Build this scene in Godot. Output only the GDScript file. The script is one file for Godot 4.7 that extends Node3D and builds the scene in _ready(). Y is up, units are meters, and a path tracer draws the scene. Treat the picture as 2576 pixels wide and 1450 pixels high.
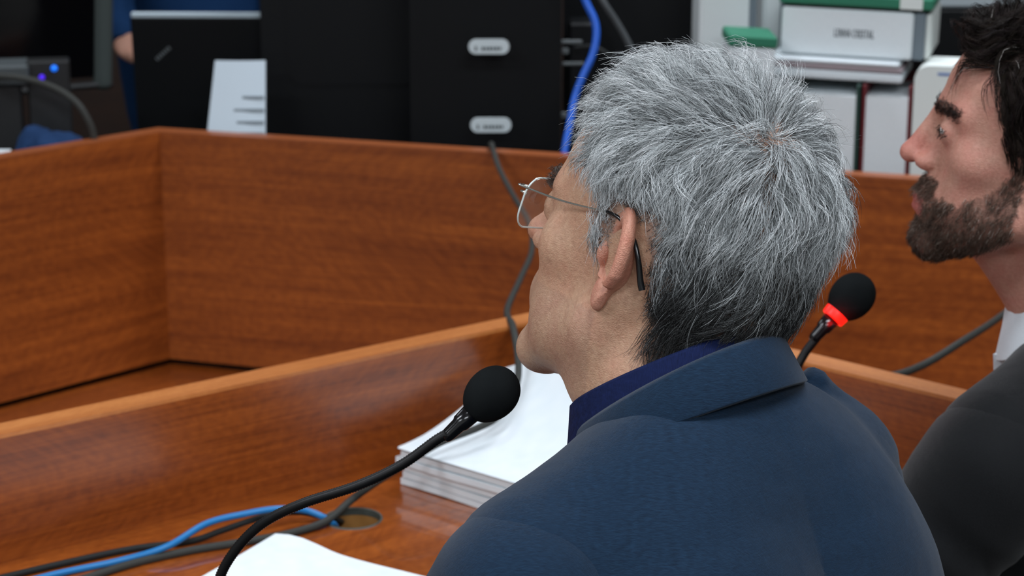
extends Node3D
# A hearing room: two men seated side by side at a lacquered wooden desk, a bench with computers and books behind it.

const F_PX := 5127.0            # focal length in pixels of the 2576 x 1450 frame
const PITCH := 15.0
const EYE := Vector3(0, 1.55, 0)
const DESK_Y := 0.75            # top of the near desk
const SCREEN_Y := 0.885         # top of the raised screen on the near desk
const BENCH_Y := 0.925          # top of the far bench's front panel
const BENCH_DESK := 0.79

var rng := RandomNumberGenerator.new()
var M := {}
var taken := {}
var noise_a := FastNoiseLite.new()
var noise_b := FastNoiseLite.new()

# ------------------------------------------------------------------ helpers
func ray(px: float, py: float) -> Vector3:
	var a := deg_to_rad(PITCH)
	return Vector3(0, -sin(a), -cos(a)) + Vector3.RIGHT * ((px - 1288.0) / F_PX) + Vector3(0, cos(a), -sin(a)) * ((725.0 - py) / F_PX)

func at(px: float, py: float, depth: float) -> Vector3:
	return EYE + ray(px, py) * depth

func on_level(px: float, py: float, y: float) -> Vector3:
	var r := ray(px, py)
	return EYE + r * ((y - EYE.y) / r.y)

func depth_of(p: Vector3) -> float:
	var a := deg_to_rad(PITCH)
	return (p - EYE).dot(Vector3(0, -sin(a), -cos(a)))

func numbered(called: String) -> String:
	if not taken.has(called):
		taken[called] = 0
		return called
	taken[called] += 1
	return "%s_%03d" % [called, taken[called]]

func tag(o: Node, label: String, category: String, group := "") -> Node:
	o.set_meta("label", label)
	o.set_meta("category", category)
	if group != "":
		o.set_meta("group", group)
	return o

func thing(called: String, label: String, category: String, where := Vector3.ZERO, turn := 0.0, group := "") -> Node3D:
	var o := Node3D.new()
	o.name = numbered(called)
	add_child(o)
	o.position = where
	o.rotation.y = turn
	tag(o, label, category, group)
	return o

func put(called: String, mesh: Mesh, m: Material, parent: Node) -> MeshInstance3D:
	var o := MeshInstance3D.new()
	o.name = numbered(called) if parent == self else called
	o.mesh = mesh
	o.material_override = m
	o.cast_shadow = GeometryInstance3D.SHADOW_CASTING_SETTING_ON
	parent.add_child(o, true)
	return o

func obj(called: String, st: SurfaceTool, m: Material, parent: Node) -> MeshInstance3D:
	return put(called, st.commit(), m, parent)

func struct(o: Node) -> Node:
	o.set_meta("kind", "structure")
	return o

func begin() -> SurfaceTool:
	var st := SurfaceTool.new()
	st.begin(Mesh.PRIMITIVE_TRIANGLES)
	return st

func mat(c: Color, rough := 0.6, metal := 0.0, spec := 0.5) -> StandardMaterial3D:
	var m := StandardMaterial3D.new()
	m.albedo_color = c
	m.roughness = rough
	m.metallic = metal
	m.metallic_specular = spec
	return m

func face(st: SurfaceTool, a: Vector3, b: Vector3, c: Vector3, d: Vector3) -> void:
	var n := (c - a).cross(b - a) + (d - a).cross(c - a)
	n = n.normalized()
	for v in [a, b, c, a, c, d]:
		st.set_normal(n)
		st.add_vertex(v)

func tri(st: SurfaceTool, a: Vector3, b: Vector3, c: Vector3) -> void:
	var n := (c - a).cross(b - a).normalized()
	for v in [a, b, c]:
		st.set_normal(n)
		st.add_vertex(v)

# a triangle with its own normals, wound to agree with them
func tri_n(st: SurfaceTool, a: Vector3, b: Vector3, c: Vector3, na: Vector3, nb: Vector3, nc: Vector3) -> void:
	if (c - a).cross(b - a).dot(na + nb + nc) >= 0.0:
		st.set_normal(na)
		st.add_vertex(a)
		st.set_normal(nb)
		st.add_vertex(b)
		st.set_normal(nc)
		st.add_vertex(c)
	else:
		st.set_normal(na)
		st.add_vertex(a)
		st.set_normal(nc)
		st.add_vertex(c)
		st.set_normal(nb)
		st.add_vertex(b)

# a box with chamfered edges, centred on the transform
func rbox(st: SurfaceTool, t: Transform3D, size: Vector3, bevel := 0.002) -> void:
	var h := size * 0.5
	bevel = minf(bevel, minf(h.x, minf(h.y, h.z)) * 0.9)
	var i := h - Vector3.ONE * bevel
	for s in [-1.0, 1.0]:
		_bq(st, t, Vector3(s * h.x, -i.y, -i.z), Vector3(s * h.x, i.y, -i.z), Vector3(s * h.x, i.y, i.z), Vector3(s * h.x, -i.y, i.z), Vector3(s, 0, 0))
		_bq(st, t, Vector3(-i.x, s * h.y, -i.z), Vector3(i.x, s * h.y, -i.z), Vector3(i.x, s * h.y, i.z), Vector3(-i.x, s * h.y, i.z), Vector3(0, s, 0))
		_bq(st, t, Vector3(-i.x, -i.y, s * h.z), Vector3(i.x, -i.y, s * h.z), Vector3(i.x, i.y, s * h.z), Vector3(-i.x, i.y, s * h.z), Vector3(0, 0, s))
		for r in [-1.0, 1.0]:
			_bq(st, t, Vector3(s * h.x, r * i.y, -i.z), Vector3(s * i.x, r * h.y, -i.z), Vector3(s * i.x, r * h.y, i.z), Vector3(s * h.x, r * i.y, i.z), Vector3(s, r, 0))
			_bq(st, t, Vector3(s * h.x, -i.y, r * i.z), Vector3(s * i.x, -i.y, r * h.z), Vector3(s * i.x, i.y, r * h.z), Vector3(s * h.x, i.y, r * i.z), Vector3(s, 0, r))
			_bq(st, t, Vector3(-i.x, s * h.y, r * i.z), Vector3(-i.x, s * i.y, r * h.z), Vector3(i.x, s * i.y, r * h.z), Vector3(i.x, s * h.y, r * i.z), Vector3(0, s, r))
			for q in [-1.0, 1.0]:
				var a := t * Vector3(s * h.x, r * i.y, q * i.z)
				var b := t * Vector3(s * i.x, r * h.y, q * i.z)
				var c := t * Vector3(s * i.x, r * i.y, q * h.z)
				if (c - a).cross(b - a).dot(t.basis * Vector3(s, r, q)) > 0:
					tri(st, a, b, c)
				else:
					tri(st, a, c, b)

func _bq(st: SurfaceTool, t: Transform3D, a: Vector3, b: Vector3, c: Vector3, d: Vector3, out: Vector3) -> void:
	a = t * a
	b = t * b
	c = t * c
	d = t * d
	if (c - a).cross(b - a).dot(t.basis * out) > 0:
		face(st, a, b, c, d)
	else:
		face(st, a, d, c, b)

func box(called: String, size: Vector3, m: Material, parent: Node, where := Vector3.ZERO, b := Basis.IDENTITY, bevel := 0.002) -> MeshInstance3D:
	var st := begin()
	rbox(st, Transform3D.IDENTITY, size, bevel)
	var o := obj(called, st, m, parent)
	o.transform = Transform3D(b, where)
	return o

# Catmull-Rom through the points
func smooth_path(pts: Array, n := 8) -> PackedVector3Array:
	var out := PackedVector3Array()
	for i in pts.size() - 1:
		var p0: Vector3 = pts[maxi(i - 1, 0)]
		var p1: Vector3 = pts[i]
		var p2: Vector3 = pts[i + 1]
		var p3: Vector3 = pts[mini(i + 2, pts.size() - 1)]
		for k in n:
			out.append(p1.cubic_interpolate(p2, p0, p3, float(k) / n))
	out.append(pts[-1])
	return out

# a swept tube with smooth normals; radii may be one number or one per point
func tube(st: SurfaceTool, pts: PackedVector3Array, radii, sides := 10, caps := true) -> void:
	var rings := []
	var norms := []
	var side := Vector3.UP
	for i in pts.size():
		var d := (pts[mini(i + 1, pts.size() - 1)] - pts[maxi(i - 1, 0)]).normalized()
		if i == 0:
			side = d.cross(Vector3(0.31, 0.9, 0.2)).normalized()
		side = (side - d * side.dot(d)).normalized()
		var other := d.cross(side)
		var r: float = radii if radii is float else radii[i]
		var ring := []
		var nn := []
		for k in sides:
			var a := TAU * k / sides
			var n := side * cos(a) + other * sin(a)
			ring.append(pts[i] + n * r)
			nn.append(n)
		rings.append(ring)
		norms.append(nn)
	for i in pts.size() - 1:
		for k in sides:
			var j := (k + 1) % sides
			tri_n(st, rings[i][k], rings[i][j], rings[i + 1][j], norms[i][k], norms[i][j], norms[i + 1][j])
			tri_n(st, rings[i][k], rings[i + 1][j], rings[i + 1][k], norms[i][k], norms[i + 1][j], norms[i + 1][k])
	if caps:
		for e in [0, pts.size() - 1]:
			var out := (pts[e] - pts[1 if e == 0 else e - 1]).normalized()
			for k in sides:
				tri_n(st, pts[e], rings[e][k], rings[e][(k + 1) % sides], out, out, out)

# a lathe round the axis from a along dir; prof is [[distance along, radius], ...]
func lathe(st: SurfaceTool, a: Vector3, dir: Vector3, prof: Array, sides := 24) -> void:
	var d := dir.normalized()
	var u := d.cross(Vector3(0.3, 0.2, 0.93)).normalized()
	var v := d.cross(u)
	for i in prof.size() - 1:
		var dz: float = prof[i + 1][0] - prof[i][0]
		var dr: float = prof[i + 1][1] - prof[i][1]
		for k in sides:
			var vs := []
			var ns := []
			for c in [[i, k], [i, k + 1], [i + 1, k + 1], [i + 1, k]]:
				var ang: float = TAU * c[1] / sides
				var rad := u * cos(ang) + v * sin(ang)
				vs.append(a + d * float(prof[c[0]][0]) + rad * float(prof[c[0]][1]))
				var pi0 := maxi(c[0] - 1, 0)
				var pi1 := mini(c[0] + 1, prof.size() - 1)
				var tz: float = prof[pi1][0] - prof[pi0][0]
				var tr: float = prof[pi1][1] - prof[pi0][1]
				if absf(dz) < 1e-6 or absf(dr) > 8.0 * absf(dz):
					tz = dz
					tr = dr
				ns.append((rad * tz - d * tr).normalized())
			tri_n(st, vs[0], vs[1], vs[2], ns[0], ns[1], ns[2])
			tri_n(st, vs[0], vs[2], vs[3], ns[0], ns[2], ns[3])

# a prism over a polygon in the plane of b.x and b.y, thickness along b.z
func slab(st: SurfaceTool, poly: PackedVector2Array, t: Transform3D, thick: float) -> void:
	var idx := Geometry2D.triangulate_polygon(poly)
	for s in [0.0, 1.0]:
		for i in range(0, idx.size(), 3):
			var v := []
			for k in 3:
				v.append(t * Vector3(poly[idx[i + k]].x, poly[idx[i + k]].y, (s - 0.5) * thick))
			if ((v[2] - v[0]).cross(v[1] - v[0])).dot(t.basis.z) * (s - 0.5) > 0:
				tri(st, v[0], v[1], v[2])
			else:
				tri(st, v[0], v[2], v[1])
	var mid := Vector2.ZERO
	for p in poly:
		mid += p / poly.size()
	for i in poly.size():
		var p := poly[i]
		var q := poly[(i + 1) % poly.size()]
		var e := (q - p).orthogonal()
		if e.dot((p + q) * 0.5 - mid) < 0:
			e = -e
		_bq(st, t, Vector3(p.x, p.y, -thick / 2), Vector3(q.x, q.y, -thick / 2), Vector3(q.x, q.y, thick / 2), Vector3(p.x, p.y, thick / 2), Vector3(e.x, e.y, 0))

func rounded_rect(w: float, h: float, r: float, n := 6) -> PackedVector2Array:
	var out := PackedVector2Array()
	for c in [[1, 1, 0], [-1, 1, 1], [-1, -1, 2], [1, -1, 3]]:
		for k in n + 1:
			var a: float = PI / 2 * (c[2] + float(k) / n)
			out.append(Vector2(c[0] * (w / 2 - r), c[1] * (h / 2 - r)) + Vector2(cos(a), sin(a)) * r)
	return out

func ramp_noise(freq: float, lo: Color, hi: Color, octaves := 4, seed_ := 1, kind := FastNoiseLite.TYPE_SIMPLEX_SMOOTH, size := 512) -> NoiseTexture2D:
	var n := FastNoiseLite.new()
	n.seed = seed_
	n.noise_type = kind
	n.frequency = freq
	n.fractal_octaves = octaves
	var t := NoiseTexture2D.new()
	t.width = size
	t.height = size
	t.seamless = true
	t.noise = n
	var g := Gradient.new()
	g.set_color(0, lo)
	g.set_color(1, hi)
	t.color_ramp = g
	return t

# wood: long bands, finer streaks and short pores along the u axis of the picture
func wood_texture(seed_: int, dark: Color, light: Color) -> ImageTexture:
	var band := FastNoiseLite.new()
	band.seed = seed_
	band.frequency = 0.008
	band.fractal_octaves = 3
	var fine := FastNoiseLite.new()
	fine.seed = seed_ + 5
	fine.frequency = 0.03
	fine.fractal_octaves = 2
	var w := 512
	var h := 512
	var im := Image.create(w, h, false, Image.FORMAT_RGB8)
	for y in h:
		for x in w:
			# wrapped along both sides by walking circles through the noise
			var a := TAU * x / w
			var b := TAU * y / h
			var wave := 6.0 * sin(b * 2.0 + 1.3 * sin(a))
			var v := band.get_noise_3d(cos(a) * 26.0 + wave, sin(b) * 190.0, cos(b) * 190.0 + sin(a) * 26.0)
			var f := fine.get_noise_3d(cos(a) * 34.0, sin(b) * 420.0, cos(b) * 420.0 + sin(a) * 34.0)
			var g := fine.get_noise_3d(cos(a) * 400.0, sin(b) * 160.0 + sin(a) * 400.0, cos(b) * 160.0)
			var t := clampf(0.5 + v * 0.45 + f * 0.3 + g * 0.26, 0.0, 1.0)
			im.set_pixel(x, y, dark.lerp(light, t))
	return ImageTexture.create_from_image(im)

func wood(tex: Texture2D, rough: float, scale: Vector3, coat := 0.4, coat_rough := 0.15) -> StandardMaterial3D:
	var m := mat(Color.WHITE, rough)
	m.albedo_texture = tex
	m.uv1_triplanar = true
	m.uv1_triplanar_sharpness = 8.0
	m.uv1_scale = scale
	m.clearcoat_enabled = true
	m.clearcoat = coat
	m.clearcoat_roughness = coat_rough
	return m

# ------------------------------------------------------------------ distance fields and surface nets
func smin(a: float, b: float, k: float) -> float:
	var h := maxf(k - absf(a - b), 0.0) / k
	return minf(a, b) - h * h * k * 0.25

func smax(a: float, b: float, k: float) -> float:
	var h := maxf(k - absf(a - b), 0.0) / k
	return maxf(a, b) + h * h * k * 0.25

func ell(p: Vector3, c: Vector3, r: Vector3) -> float:
	var q := (p - c) / r
	var k0 := q.length()
	var k1 := (q / r).length()
	if k1 < 1e-9:
		return -minf(r.x, minf(r.y, r.z))
	return k0 * (k0 - 1.0) / k1

func cap(p: Vector3, a: Vector3, b: Vector3, ra: float, rb: float) -> float:
	var ab := b - a
	var h := clampf((p - a).dot(ab) / ab.length_squared(), 0.0, 1.0)
	return (p - a - ab * h).length() - lerpf(ra, rb, h)

# meshes the zero set of f inside a box; returns [vertices, normals, indices]
func nets(f: Callable, lo: Vector3, hi: Vector3, c: float, margin := 1.35) -> Array:
	var B := 5
	var nb := Vector3i(((hi - lo) / (c * B)).ceil())
	var n := nb * B
	var sx := 1
	var sy := n.x + 1
	var sz := (n.x + 1) * (n.y + 1)
	var vals := PackedFloat32Array()
	vals.resize(sz * (n.z + 1))
	vals.fill(1e9)
	var cell := PackedInt32Array()
	cell.resize(sz * (n.z + 1))
	cell.fill(-1)
	var reach := c * B * 0.5 * sqrt(3.0) * margin
	var kept := []
	for bz in nb.z:
		for by in nb.y:
			for bx in nb.x:
				var mid := lo + Vector3(bx + 0.5, by + 0.5, bz + 0.5) * (c * B)
				if absf(f.call(mid)) > reach:
					continue
				kept.append(Vector3i(bx, by, bz) * B)
				for z in range(bz * B, bz * B + B + 1):
					for y in range(by * B, by * B + B + 1):
						var row := z * sz + y * sy
						for x in range(bx * B, bx * B + B + 1):
							if vals[row + x] > 1e8:
								vals[row + x] = f.call(lo + Vector3(x, y, z) * c)
	var verts := PackedVector3Array()
	var norms := PackedVector3Array()
	var off := [0, sx, sy, sx + sy, sz, sz + sx, sz + sy, sz + sx + sy]
	var edges := [[0, 1], [2, 3], [4, 5], [6, 7], [0, 2], [1, 3], [4, 6], [5, 7], [0, 4], [1, 5], [2, 6], [3, 7]]
	var corner := [Vector3(0, 0, 0), Vector3(1, 0, 0), Vector3(0, 1, 0), Vector3(1, 1, 0), Vector3(0, 0, 1), Vector3(1, 0, 1), Vector3(0, 1, 1), Vector3(1, 1, 1)]
	var v := [0.0, 0.0, 0.0, 0.0, 0.0, 0.0, 0.0, 0.0]
	for k: Vector3i in kept:
		for z in range(k.z, k.z + B):
			for y in range(k.y, k.y + B):
				for x in range(k.x, k.x + B):
					var o := z * sz + y * sy + x
					var neg := 0
					for i in 8:
						v[i] = vals[o + off[i]]
						if v[i] < 0.0:
							neg += 1
					if neg == 0 or neg == 8:
						continue
					var sum := Vector3.ZERO
					var cnt := 0
					for e in edges:
						var a: float = v[e[0]]
						var b: float = v[e[1]]
						if (a < 0.0) != (b < 0.0):
							sum += (corner[e[0]] as Vector3).lerp(corner[e[1]], a / (a - b))
							cnt += 1
					cell[o] = verts.size()
					verts.append(lo + (Vector3(x, y, z) + sum / cnt) * c)
					norms.append(Vector3(v[1] + v[3] + v[5] + v[7] - v[0] - v[2] - v[4] - v[6], v[2] + v[3] + v[6] + v[7] - v[0] - v[1] - v[4] - v[5], v[4] + v[5] + v[6] + v[7] - v[0] - v[1] - v[2] - v[3]).normalized())
	var idx := PackedInt32Array()
	for k: Vector3i in kept:
		for z in range(k.z, k.z + B):
			for y in range(k.y, k.y + B):
				for x in range(k.x, k.x + B):
					var o := z * sz + y * sy + x
					if cell[o] < 0 or x == 0 or y == 0 or z == 0:
						continue
					var inside: bool = vals[o] < 0.0
					for ax in 3:
						var s1: int = [sx, sy, sz][ax]
						if (vals[o + s1] < 0.0) == inside:
							continue
						var u: int = [sy, sz, sx][ax]
						var w: int = [sz, sx, sy][ax]
						var q := [cell[o], cell[o - u], cell[o - u - w], cell[o - w]]
						if q.min() < 0:
							continue
						if inside:
							idx.append_array([q[0], q[2], q[1], q[0], q[3], q[2]])
						else:
							idx.append_array([q[0], q[1], q[2], q[0], q[2], q[3]])
	return [verts, norms, idx]

# joins nets() results, each with its own transform and colour function, into one mesh
func join(parts: Array) -> ArrayMesh:
	var V := PackedVector3Array()
	var N := PackedVector3Array()
	var C := PackedColorArray()
	var I := PackedInt32Array()
	for p in parts:
		var t: Transform3D = p[1]
		var nb := t.basis
		var base := V.size()
		var src: PackedVector3Array = p[0][0]
		for i in src.size():
			V.append(t * src[i])
			N.append((nb * (p[0][1][i] as Vector3)).normalized())
			C.append(p[2].call(src[i]) if p[2] is Callable else p[2])
		var src_i: PackedInt32Array = p[0][2]
		var mirrored := t.basis.determinant() < 0.0
		for k in range(0, src_i.size(), 3):
			I.append(base + src_i[k])
			I.append(base + src_i[k + (2 if mirrored else 1)])
			I.append(base + src_i[k + (1 if mirrored else 2)])
	var arr := []
	arr.resize(Mesh.ARRAY_MAX)
	arr[Mesh.ARRAY_VERTEX] = V
	arr[Mesh.ARRAY_NORMAL] = N
	arr[Mesh.ARRAY_COLOR] = C
	arr[Mesh.ARRAY_INDEX] = I
	var m := ArrayMesh.new()
	m.add_surface_from_arrays(Mesh.PRIMITIVE_TRIANGLES, arr)
	return m

# a grid of points as a smooth sheet
func sheet(st: SurfaceTool, g: Array, flip := false) -> void:
	var rows := g.size()
	var cols: int = g[0].size()
	var ns := []
	for i in rows:
		var r := []
		for j in cols:
			var du: Vector3 = g[mini(i + 1, rows - 1)][j] - g[maxi(i - 1, 0)][j]
			var dv: Vector3 = g[i][mini(j + 1, cols - 1)] - g[i][maxi(j - 1, 0)]
			var n := du.cross(dv).normalized()
			r.append(-n if flip else n)
		ns.append(r)
	for i in rows - 1:
		for j in cols - 1:
			tri_n(st, g[i][j], g[i + 1][j], g[i + 1][j + 1], ns[i][j], ns[i + 1][j], ns[i + 1][j + 1])
			tri_n(st, g[i][j], g[i + 1][j + 1], g[i][j + 1], ns[i][j], ns[i + 1][j + 1], ns[i][j + 1])

# a sheet with thickness: top grid, bottom grid, rim
func thick_sheet(st: SurfaceTool, g: Array, t: float, up := Vector3.UP) -> void:
	var low := []
	for r in g:
		var q := []
		for v in r:
			q.append(v - up * t)
		low.append(q)
	sheet(st, g, ((g[1][0] - g[0][0]) as Vector3).cross(g[0][1] - g[0][0]).dot(up) < 0)
	sheet(st, low, ((g[1][0] - g[0][0]) as Vector3).cross(g[0][1] - g[0][0]).dot(up) > 0)
	var R := g.size() - 1
	var C: int = g[0].size() - 1
	for i in R:
		face(st, g[i][0], g[i + 1][0], low[i + 1][0], low[i][0])
		face(st, g[i][C], low[i][C], low[i + 1][C], g[i + 1][C])
	for j in C:
		face(st, g[0][j], low[0][j], low[0][j + 1], g[0][j + 1])
		face(st, g[R][j], g[R][j + 1], low[R][j + 1], low[R][j])

# ------------------------------------------------------------------ people
# Head frame in millimetres: x to the person's left, y up, z forward, origin between the ear openings.
var hd_neck := Vector3(0, -130, -40)
var hd_kind := 0
var mouth_drop := [-4.0, -12.0]
var cr_c := Vector3(0, 46, -5)
var cr_r := Vector3(77, 84, 98)

func skull(p: Vector3) -> float:
	return smin(ell(p, cr_c, cr_r), smin(ell(p, Vector3(0, 4, -24), Vector3(67, 60, 74)), cap(p, Vector3(0, -25, -26), hd_neck, 55, 58), 20), 25)

func head_field(p: Vector3) -> float:
	var q := Vector3(absf(p.x), p.y, p.z)
	var d := skull(p)
	# throat and the strap muscles of the neck
	d = smin(d, cap(p, Vector3(0, -70, 38), hd_neck + Vector3(0, -15, 26), 22, 34), 34)
	d = smin(d, cap(q, Vector3(58, -24, -12), hd_neck + Vector3(26, -18, 44), 13, 14), 16)
	if p.z < -30.0:
		return d
	# face, cheeks and jaw
	d = smin(d, ell(p, Vector3(0, -12, 37), Vector3(57, 74, 49)), 24)
	d = smin(d, cap(q, Vector3(51, -52, 8), Vector3(17, -88, 74), 16, 15), 26)
	d = smin(d, ell(p, Vector3(0, -88, 79), Vector3(23, 17, 17)), 18)
	d = smin(d, ell(q, Vector3(46, -6, 54), Vector3(18, 18, 18)), 18)
	d = smin(d, ell(q, Vector3(29, -48, 53), Vector3(21, 28, 22)), 22)
	if p.z < 40.0:
		return d
	# brow, eye sockets, lids, nose, mouth
	d = smin(d, cap(q, Vector3(10, 35, 85), Vector3(45, 33, 67), 9.5, 9.0), 14)
	d = smax(d, -ell(q, Vector3(33, 15, 101), Vector3(17, 11, 18)), 9)
	var lid := (q - Vector3(32, 16, 77)).length() - 14.0
	lid = smax(lid, -ell(q, Vector3(32, 15.5, 92), Vector3(13, 1.7 if hd_kind == 1 else 4.2, 10)), 1.5)
	d = smin(d, lid, 4)
	var nz := Vector3(0, -4.0, -4.0) if hd_kind == 1 else Vector3.ZERO
	d = smin(d, cap(p, Vector3(0, 28, 80), Vector3(0, -6, 88) + nz, 11.0, 17.0), 8)
	d = smin(d, cap(p, Vector3(0, 26, 94), Vector3(0, -8, 115) + nz, 6.5, 8.5), 9)
	d = smin(d, ell(p, Vector3(0, -11, 116) + nz, Vector3(10, 9, 10)), 6)
	d = smin(d, ell(q, Vector3(12, -15, 101) + nz, Vector3(7.5, 7.5, 10)), 6)
	d = smax(d, -ell(q, Vector3(6.5, -20.5, 108) + nz, Vector3(3.6, 4.5, 5.5)), 3)
	# mouth, a little lower than on the standard face
	var my := Vector3(0, mouth_drop[hd_kind], 0)
	p -= my
	q -= my
	d = smin(d, ell(p, Vector3(0, -42, 78), Vector3(31, 27, 22)), 14)
	d = smin(d, cap(q, Vector3(3, -41, 98.5), Vector3(20, -45.5, 89), 4.6, 3.0), 5)
	d = smin(d, cap(q, Vector3(0, -52, 97), Vector3(18, -47.5, 89), 5.2, 3.0), 4)
	d = smax(d, -cap(q, Vector3(0, -46.3, 105.5), Vector3(24, -46.8, 91), 1.6, 1.3), 2)
	d = smax(d, -ell(p, Vector3(0, -64, 105), Vector3(26, 6, 11)), 8)
	return d

func ear_field(e: Vector3) -> float:
	# e.x up along the ear, e.y back along the shell, e.z out from the head
	var narrow := 17.0 if e.x > -6.0 else lerpf(17.0, 9.5, clampf((-6.0 - e.x) / 22.0, 0, 1))
	var r2 := Vector2((e.x - 3.0) / 31.0, (e.y - narrow * 0.72) / narrow).length()
	var out2 := (r2 - 1.0) * narrow
	var bowl := -6.5 * (1.0 - minf(r2 * r2, 1.3))
	var d := smax(out2, absf(e.z - bowl) - 2.0, 2.0)
	if e.x > -16.0:
		d = smin(d, Vector2(out2 + 2.6, e.z - 1.6).length() - 3.4, 3.0)
	d = smin(d, ell(e, Vector3(-24, 5.5, 0), Vector3(11, 8.5, 4.6)), 5)
	d = smin(d, ell(e, Vector3(-1, 7, -7), Vector3(18, 11, 8)), 6)
	d = smin(d, cap(e, Vector3(-10, 16, -1), Vector3(15, 15, -1.5), 3.4, 3.0), 4)
	d = smax(d, -ell(e, Vector3(-1, 6, 4), Vector3(14, 9, 13)), 3)
	d = smin(d, ell(e, Vector3(0, -3, 4), Vector3(7, 4, 5)), 4)
	d = smin(d, cap(e, Vector3(26, -1, -3), Vector3(4, 3, -3), 3.2, 2.6), 3)
	return d

func make_ear(side: float, angle: float) -> Transform3D:
	var a := deg_to_rad(angle)
	var up := Vector3(0.05, 0.99, -0.1).normalized()
	var back := Vector3(sin(a), 0, -cos(a))
	back = (back - up * back.dot(up)).normalized()
	var out := up.cross(back)
	if out.x < 0:
		out = -out
	var b := Basis(up, back, out)
	if side < 0:
		b = Basis(Vector3(-up.x, up.y, up.z), Vector3(-back.x, back.y, back.z), Vector3(-out.x, out.y, out.z))
	return Transform3D(b, Vector3(side * 70.0, 4, -4))

# hand frame in metres: x to the thumb side, y out of the back of the hand, z along the fingers, origin at the wrist
func hand_field(p: Vector3) -> float:
	var d := ell(p, Vector3(0, 0, 0.05), Vector3(0.042, 0.016, 0.055))
	d = smin(d, cap(p, Vector3(0, 0, -0.05), Vector3(0, 0, 0.02), 0.027, 0.027), 0.025)
	var roots := [[0.028, 0.088, 0.072], [0.010, 0.094, 0.080], [-0.009, 0.091, 0.074], [-0.027, 0.083, 0.058]]
	for r in roots:
		var a := Vector3(r[0], 0.002, r[1] - 0.03)
		var b := Vector3(r[0] * 1.12, 0.008, r[1] + r[2] * 0.42)
		var c := Vector3(r[0] * 1.18, -0.004, r[1] + r[2] * 0.75)
		var e := Vector3(r[0] * 1.18, -0.016, r[1] + r[2])
		var f := minf(cap(p, a, b, 0.0098, 0.009), minf(cap(p, b, c, 0.009, 0.0083), cap(p, c, e, 0.0083, 0.0072)))
		d = smin(d, f, 0.004)
	var t := minf(cap(p, Vector3(0.024, -0.004, 0.022), Vector3(0.052, -0.008, 0.058), 0.015, 0.0105), cap(p, Vector3(0.052, -0.008, 0.058), Vector3(0.06, -0.012, 0.088), 0.0105, 0.0085))
	return smin(d, t, 0.008)

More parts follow.
